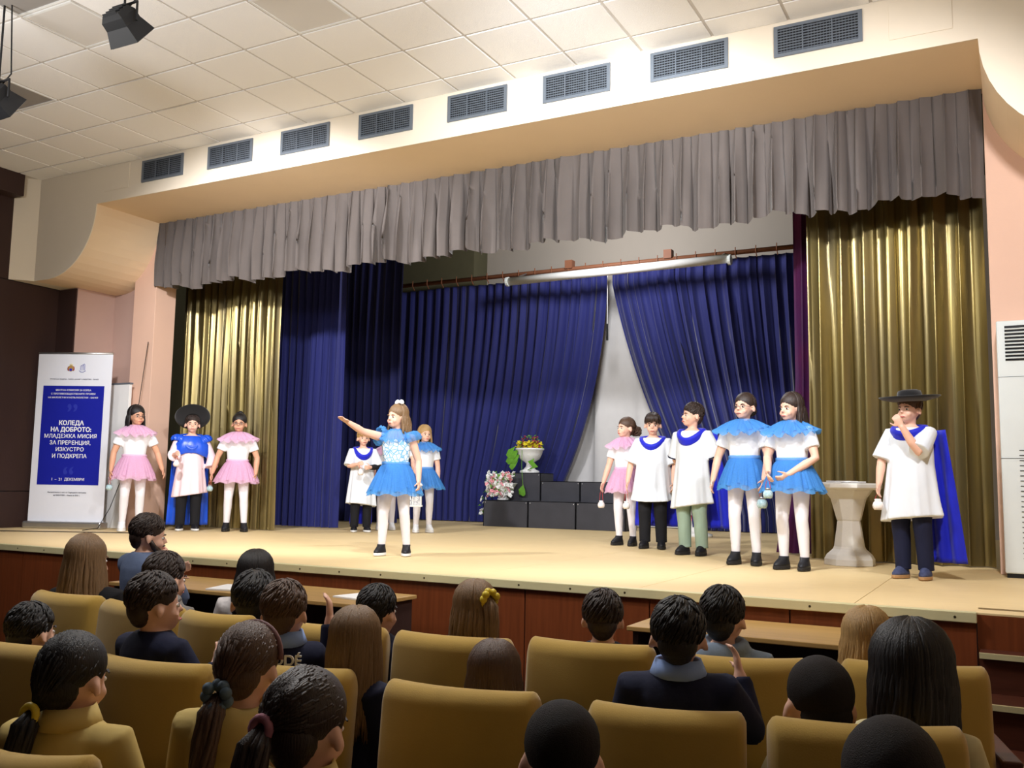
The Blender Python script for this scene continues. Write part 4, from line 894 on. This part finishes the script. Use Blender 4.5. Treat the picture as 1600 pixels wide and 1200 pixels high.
# ================================================================== SEATS
SEATS = []
def seat(pa, pb, zt, label, group):
    a, b = V(pa.x, pa.y, 0), V(pb.x, pb.y, 0); w = (b-a).length*.965; c = (a+b)/2; rz = math.atan2((b-a).y, (b-a).x)
    o = tag(empty('auditorium_seat', (c.x, c.y, 0), rz), label, 'seat', group)
    prof = []
    for k in range(9): t = PI*k/8; prof.append((.055*math.cos(t)-.0, zt-.055+.055*math.sin(t)))
    prof = [(.05, .42), (.055, .6)]+prof+[(-.055, .6), (-.03, .40)]
    def at(u):
        x = (u-.5)*w; cv = .055*(2*u-1)**2; ed = max(0, abs(2*u-1)-.9)/.1; row = []
        for y, z in prof: k = 1-.45*ed**2; row.append(V(x, y*k+cv+.05-.10*(zt-z), z-(.03*ed**2 if z > zt-.12 else 0)))
        return row
    us = [0,.012,.03,.05,.1,.2,.35,.5,.65,.8,.9,.95,.97,.988,1]
    MB().rings([at(u) for u in us]).build('backrest', 'mustard', o, smooth=True)
    SEATS.append(dict(o=o, a=a, b=b, w=w, row=group))
    return o
for (a, b, lb) in (((32,923),(135,934),'mustard velvet seat in front row behind the long brown-haired woman'), ((138,937),(262,952),'mustard velvet seat in front row ahead of the boy in navy polo'), ((265,955),(374,966),'mustard velvet seat in front row behind the dark-haired woman at the desk'), ((415,972),(590,986),'mustard velvet seat in front row ahead of the boy with lettered sweater'), ((598,988),(790,1004),'mustard velvet seat in front row behind the girl with yellow scrunchie'),
    ((810,998),(1018,1015),'mustard velvet seat in front row behind the short-haired boy alone'), ((1070,1028),(1275,1036),'mustard velvet seat in front row behind the boy in grey hoodie'), ((1313,1035),(1560,1050),'mustard velvet seat at the aisle end of the front row')):
    seat(onz(*a,.92), onz(*b,.92), .92, lb, 'front row seats')
for (a, b, lb) in (((-130,990),(62,1018),'mustard velvet seat in second row behind the boy by the dark wall'), ((120,1026),(306,1046),'mustard velvet seat in second row behind the boy in navy polo'), ((325,1034),(534,1054),'mustard velvet seat in second row ahead of the girl with the headband'), ((578,1067),(832,1092),'mustard velvet seat in second row behind the girl with long straight hair'), ((905,1103),(1168,1125),'mustard velvet seat in second row behind the boy with light blue collar'), ((1198,1130),(1532,1150),'mustard velvet seat in second row behind the long black-haired girl')):
    seat(onz(*a,.88), onz(*b,.88), .88, lb, 'second row seats')
seat(onz(-90,1178,.86), onz(105,1199,.86), .86, 'mustard velvet seat in third row behind the girl in yellow polo', 'third row seats')
def row_y(row, x):          # y of the backrest line of a row at x
    pts = sorted((p.x, p.y) for q in SEATS if q['row'] == row for p in (q['a'], q['b']))
    if x <= pts[0][0]: return pts[0][1]
    for (x0, y0), (x1, y1) in zip(pts, pts[1:]):
        if x <= x1: return y0+(y1-y0)*(x-x0)/max(1e-6, x1-x0)
    return pts[-1][1]
# ================================================================== DESKS
def desk(xa, xb, ya, yb, label):
    o = tag(empty('desk', ((xa+xb)/2, (ya+yb)/2, 0)), label, 'desk'); hx, hy = (xb-xa)/2, (yb-ya)/2
    MB().span((-hx, -hy, .755), (hx, hy, .78)).build('desk_top', 'desk', o, bevel=.004); MB().span((-hx+.03, hy-.04, .3), (hx-.03, hy-.02, .755)).build('modesty_panel', 'darkwood', o)
    for sx in (-1, 1): MB().span((sx*(hx-.04)-.015, -hy+.03, 0), (sx*(hx-.04)+.015, hy-.02, .755)).build('side_panel', 'darkwood', o)
    return o
desk(-1.84, -.62, 4.75, 5.36, 'oak-topped desk before the stage next to the boy in grey hoodie'); desk(-5.7, -3.5, 4.62, 5.25, 'oak-topped desk with papers before the man in the slate blue shirt')
for k, (x, y, r, lb) in enumerate(((-4.72, 4.82, .3, 'white paper sheet on the desk under the man\'s arm'), (-3.72, 4.95, -.2, 'white paper sheet on the desk beside the dark-haired woman'))):
    tag(MB().box((x, y, .786), (.22,.3,.01), Matrix.Rotation(r, 3, 'Z')).build('paper_sheet', 'paper'), lb, 'paper')
# ================================================================== AUDIENCE
OCC = []
def viewer(label, u, v, D, yaw, hs=1.0, h=1.35, row=None, dy=.25, **k):
    """head centre seen at pixel (u, v); its distance follows from the row it sits in (dy before that row's backrests), or D where no row is given"""
    if row:
        for _ in range(12): p = atd(u, v, D); D *= 1+.6*((row_y(row, p.x)+dy)-p.y)/p.y
    p = atd(u, v, D); s = h/1.4; hz = p.z-.565*s
    rz = PI-math.radians(yaw); sight = math.degrees(math.atan2(-p.x, p.y))
    hd = k.pop('head', (0,0,0)); rel = sight+yaw+hd[0]; hd = (-hd[0], hd[1], hd[2])
    P = person(label, V(p.x, p.y, 0), rz, h, sit=True, hipz=max(.2, hz), hs=hs, head=hd, bottom=('pants', 'blackcloth'), shoes=('shoe','soledark'), voxel=.010, face=abs(rel) > 32, **k)
    OCC.append((p.x, p.y, P['hip']-.118*s, row)); return P
REST = ((.05,-.05,-.21), (-.04,-.17,-.08))
kw = dict(armA=REST, armB=REST)
# adults by the desk
viewer('bearded man with dark hair in slate blue shirt sitting at the desk', 229, 826, 5.9, 12, h=1.66, hs=.92, head=(22,8,0), hair=dict(k='short', m='hair_dark'), top=('shirt','denim'), armA=((.0,-.13,-.17),(-.11,.02,.18)), armB=((.08,-.12,-.18),(-.05,-.16,.10)), sw=1.1, extras=[beard('hair_dark')])
viewer('person with cropped dark hair in grey hoodie with hands behind head', 258, 896, 4.75, 0, h=1.55, hs=1.0, head=(4,4,0), hair=dict(k='short', m='hair_dark'), top=('hoodie','greyhood'), armA=((.05,-.08,-.2),(-.05,-.15,.0)), armB=((.13,-.02,-.10),(-.10,.03,.20)), sw=.9, row='front row seats', dy=0.31, knee=0.22)
viewer('woman with very long brown hair in black top beside the desk', 140, 868, 5.0, -12, h=1.62, hs=1.0, hair=dict(k='long', m='hair_light', len=.40, spread=.06), top=('sweater','blackcloth'), armA=((.0,-.05,-.2),(-.05,-.14,-.03)), armB=((.0,-.05,-.2),(-.05,-.14,-.03)), row='front row seats', dy=0.31, knee=0.22)
viewer('woman with shoulder-length black hair in pale floral blouse at the desk', 400, 890, 5.45, -35, h=1.58, hs=1.0, hair=dict(k='long', m='hair_black', len=.20, spread=.03), top=('polo','floral'), **kw)
# front row
viewer('short dark-haired boy in front row beside the girl with yellow scrunchie', 592, 947, 4.25, -8, h=1.33, sw=.86, head=(10,0,0), hair=dict(k='short', m='hair_black'), top=('sweater','navycloth'), **kw, row='front row seats', dy=0.25)
viewer('girl with yellow scrunchie in half tied light brown hair', 740, 943, 4.0, -6, h=1.36, sw=.86, head=(-52,0,0), hair=dict(k='half', m='hair_light', len=.17, tie='scrunchyellow', scrunch=1, tz=1.345, ty=.13, tx=-.015, plen=.26), top=('sweater','navycloth'), **kw, row='front row seats', dy=0.27)
viewer('short-haired boy with dark collar sitting alone before the stage', 942, 957, 3.85, -20, h=1.33, hair=dict(k='short', m='hair_dark'), top=('sweater','navycloth'), **kw, row='front row seats', dy=0.30)
viewer('boy with dark spiky hair in blue grey hoodie at the desk', 1131, 955, 3.7, 4, h=1.36, hair=dict(k='spiky', m='hair_black'), top=('hoodie','bluehood'), **kw, row='front row seats', dy=0.32)
viewer('blond girl with loose hair leaning on her arm at the desk', 1356, 990, 3.6, 0, h=1.36, hair=dict(k='long', m='hair_blond', len=.22, spread=.03), top=('polo','greyhood'), armB=((.11,-.06,-.17),(-.08,-.12,.14)), armA=REST, row='front row seats', dy=0.27)
# second row
viewer('dark-haired boy low in his seat by the dark wall', 52, 978, 3.72, -2, h=1.36, hair=dict(k='short', m='hair_black'), top=('sweater','blackcloth'), **kw, row='second row seats', dy=0.25)
viewer('boy in navy polo seen in profile with raised hand', 244, 934, 3.65, 8, h=1.38, head=(16,0,0), hair=dict(k='short', m='hair_dark'), top=('sweater','navycloth'), armA=((.06,-.1,-.19),(-.07,-.10,.12)), armB=REST, row='second row seats', dy=0.25, knee=0.26)
viewer('boy with thick black hair and light blue collar beside the lettered sweater', 398, 936, 4.5, -32, hs=1.12, h=1.46, hair=dict(k='short', m='hair_black', collar='lightblue'), top=('sweater','navycloth'), **kw, row='front row seats', dy=0.26)
P = viewer('boy in navy sweater with white letters on the back and hand at his head', 446, 946, 3.5, -26, sw=.8, head=(6,0,0), h=1.36, hair=dict(k='short', m='hair_brown', collar='lightblue'), top=('sweater','navycloth'), armA=((.05,-.12,-.12),(-.02,-.03,.24)), armB=REST, row='second row seats', dy=0.39, knee=0.15)
text('DDÉ', .052, 'paper', P['root'], P['U'](-.045, .110, 1.078), rot=(PI/2,0,PI), bold=.001, extr=.004, name='back_lettering')
viewer('girl with long straight light brown hair falling over the seat', 558, 992, 3.12, 12, sw=.72, head=(-34,0,0), h=1.40, hair=dict(k='long', m='hair_light', len=.31, spread=.01), top=('sweater','navycloth'), armA=((.0,-.05,-.2),(-.05,-.14,-.03)), armB=((.0,-.05,-.2),(-.05,-.14,-.03)), knee=.24, row='second row seats', dy=0.29)
viewer('girl with brown hair sunk low behind a second row seat', 773, 1046, 3.08, -22, h=1.35, hair=dict(k='long', m='hair_brown', len=.24, spread=.02), top=('sweater','blackcloth'), **kw, row='second row seats', dy=0.28)
viewer('boy in navy sweater with light blue collar and hand on the seat', 1060, 982, 2.92, -15, h=1.36, hair=dict(k='short', m='hair_black', collar='lightblue'), top=('sweater','navycloth'), armA=((.08,-.10,-.13),(-.03,-.06,.16)), armB=REST, row='second row seats', dy=0.25)
viewer('boy with cropped hair in cream shirt beside the black-haired girl', 1278, 1098, 2.9, -30, h=1.42, hs=1.16, sw=.74, hair=dict(k='buzz', m='hair_crop'), top=('shirt','creamshirt'), armB=((.10,-.02,-.21),(-.03,-.15,-.05)), armA=((.0,.0,-.22),(-.06,-.03,-.15)), row='second row seats', dy=0.24, knee=0.26)
viewer('girl with long glossy black hair in pale top', 1429, 1052, 3.0, 10, h=1.5, hs=1.2, sw=.82, hair=dict(k='long', m='hair_black', len=.25, spread=.0), top=('shirt','creamshirt'), **kw, row='second row seats', dy=0.36, knee=0.10)
# third row
viewer('girl in yellow polo with low dark ponytail and yellow tie', 113, 1045, 2.42, -16, h=1.42, head=(6,6,0), hair=dict(k='pony', m='hair_black', tz=1.205, ty=.115, tx=.028, plen=.24, tie='scrunchyellow'), top=('polo','yellowshirt'), **kw, row='third row seats', dy=0.36)
viewer('girl with headband and grey scrunchie in pale yellow jacket', 385, 1030, 2.50, -20, h=1.36, head=(4,10,0), hair=dict(k='pony', m='hair_brown', tz=1.215, ty=.12, tx=.025, plen=.34, tie='scrunchgrey', scrunch=1, band=('headband',)), top=('hoodie','yellowshirt'), armA=((.06,-.06,-.2),(0,-.18,-.06)), armB=((.05,-.06,-.2),(0,-.18,-.06)), knee=0.26)
viewer('girl with dark hair in a pink tied ponytail in yellow top', 476, 1118, 1.98, -8, h=1.40, head=(4,8,0), hair=dict(k='pony', m='hair_dark', tz=1.29, ty=.125, tx=.03, plen=.27, tie='scrunchpink'), top=('polo','yellowshirt'), **kw, knee=0.26)
viewer('boy with cropped black hair behind the second row seats', 877, 1166, 1.90, -30, h=1.36, hair=dict(k='buzz', m='hair_crop'), top=('sweater','navycloth'), **kw)
viewer('boy with cropped brown hair behind the aisle end seat', 1396, 1222, 1.62, -4, h=1.38, hs=1.08, hair=dict(k='buzz', m='hair_crop'), top=('sweater','navycloth'), **kw)

# ---- seat bases, each cushion as high as its sitter needs; the aisle seat has a wooden arm
for q in SEATS:
    c = (q['a']+q['b'])/2; top = .44
    for (x, y, z, r) in OCC:
        if r == q['row'] and abs(x-c.x) < q['w']*.75: top = min(top, z)
    top = max(.16, top); w = q['w']; o = q['o']
    MB().span((-w/2+.05, .09, top-.09), (w/2-.05, .37, top)).build('seat_cushion', 'mustard', o, bevel=.025)
    MB().span((-.05, .16, .02), (.05, .30, top-.09)).build('pedestal', 'stairwood', o); MB().span((-.12, .08, 0), (.12, .38, .02)).build('foot_plate', 'stairwood', o)
    MB().span((-.04, -.02, top-.08), (.04, .16, top-.05)).build('back_bracket', 'stairwood', o); MB().span((-.04, -.05, top-.08), (.04, .0, .47)).build('back_post', 'stairwood', o)
for q in [max((k for k in SEATS if k['row'] == r), key=lambda k: k['b'].x) for r in ('front row seats',)]:
    w = q['w']; MB().span((w/2+.012, .0, .60), (w/2+.075, .40, .635)).build('armrest', 'stairwood', q['o'], bevel=.008); MB().span((w/2+.02, .04, 0), (w/2+.06, .34, .60)).build('end_panel', 'stairwood', q['o'])
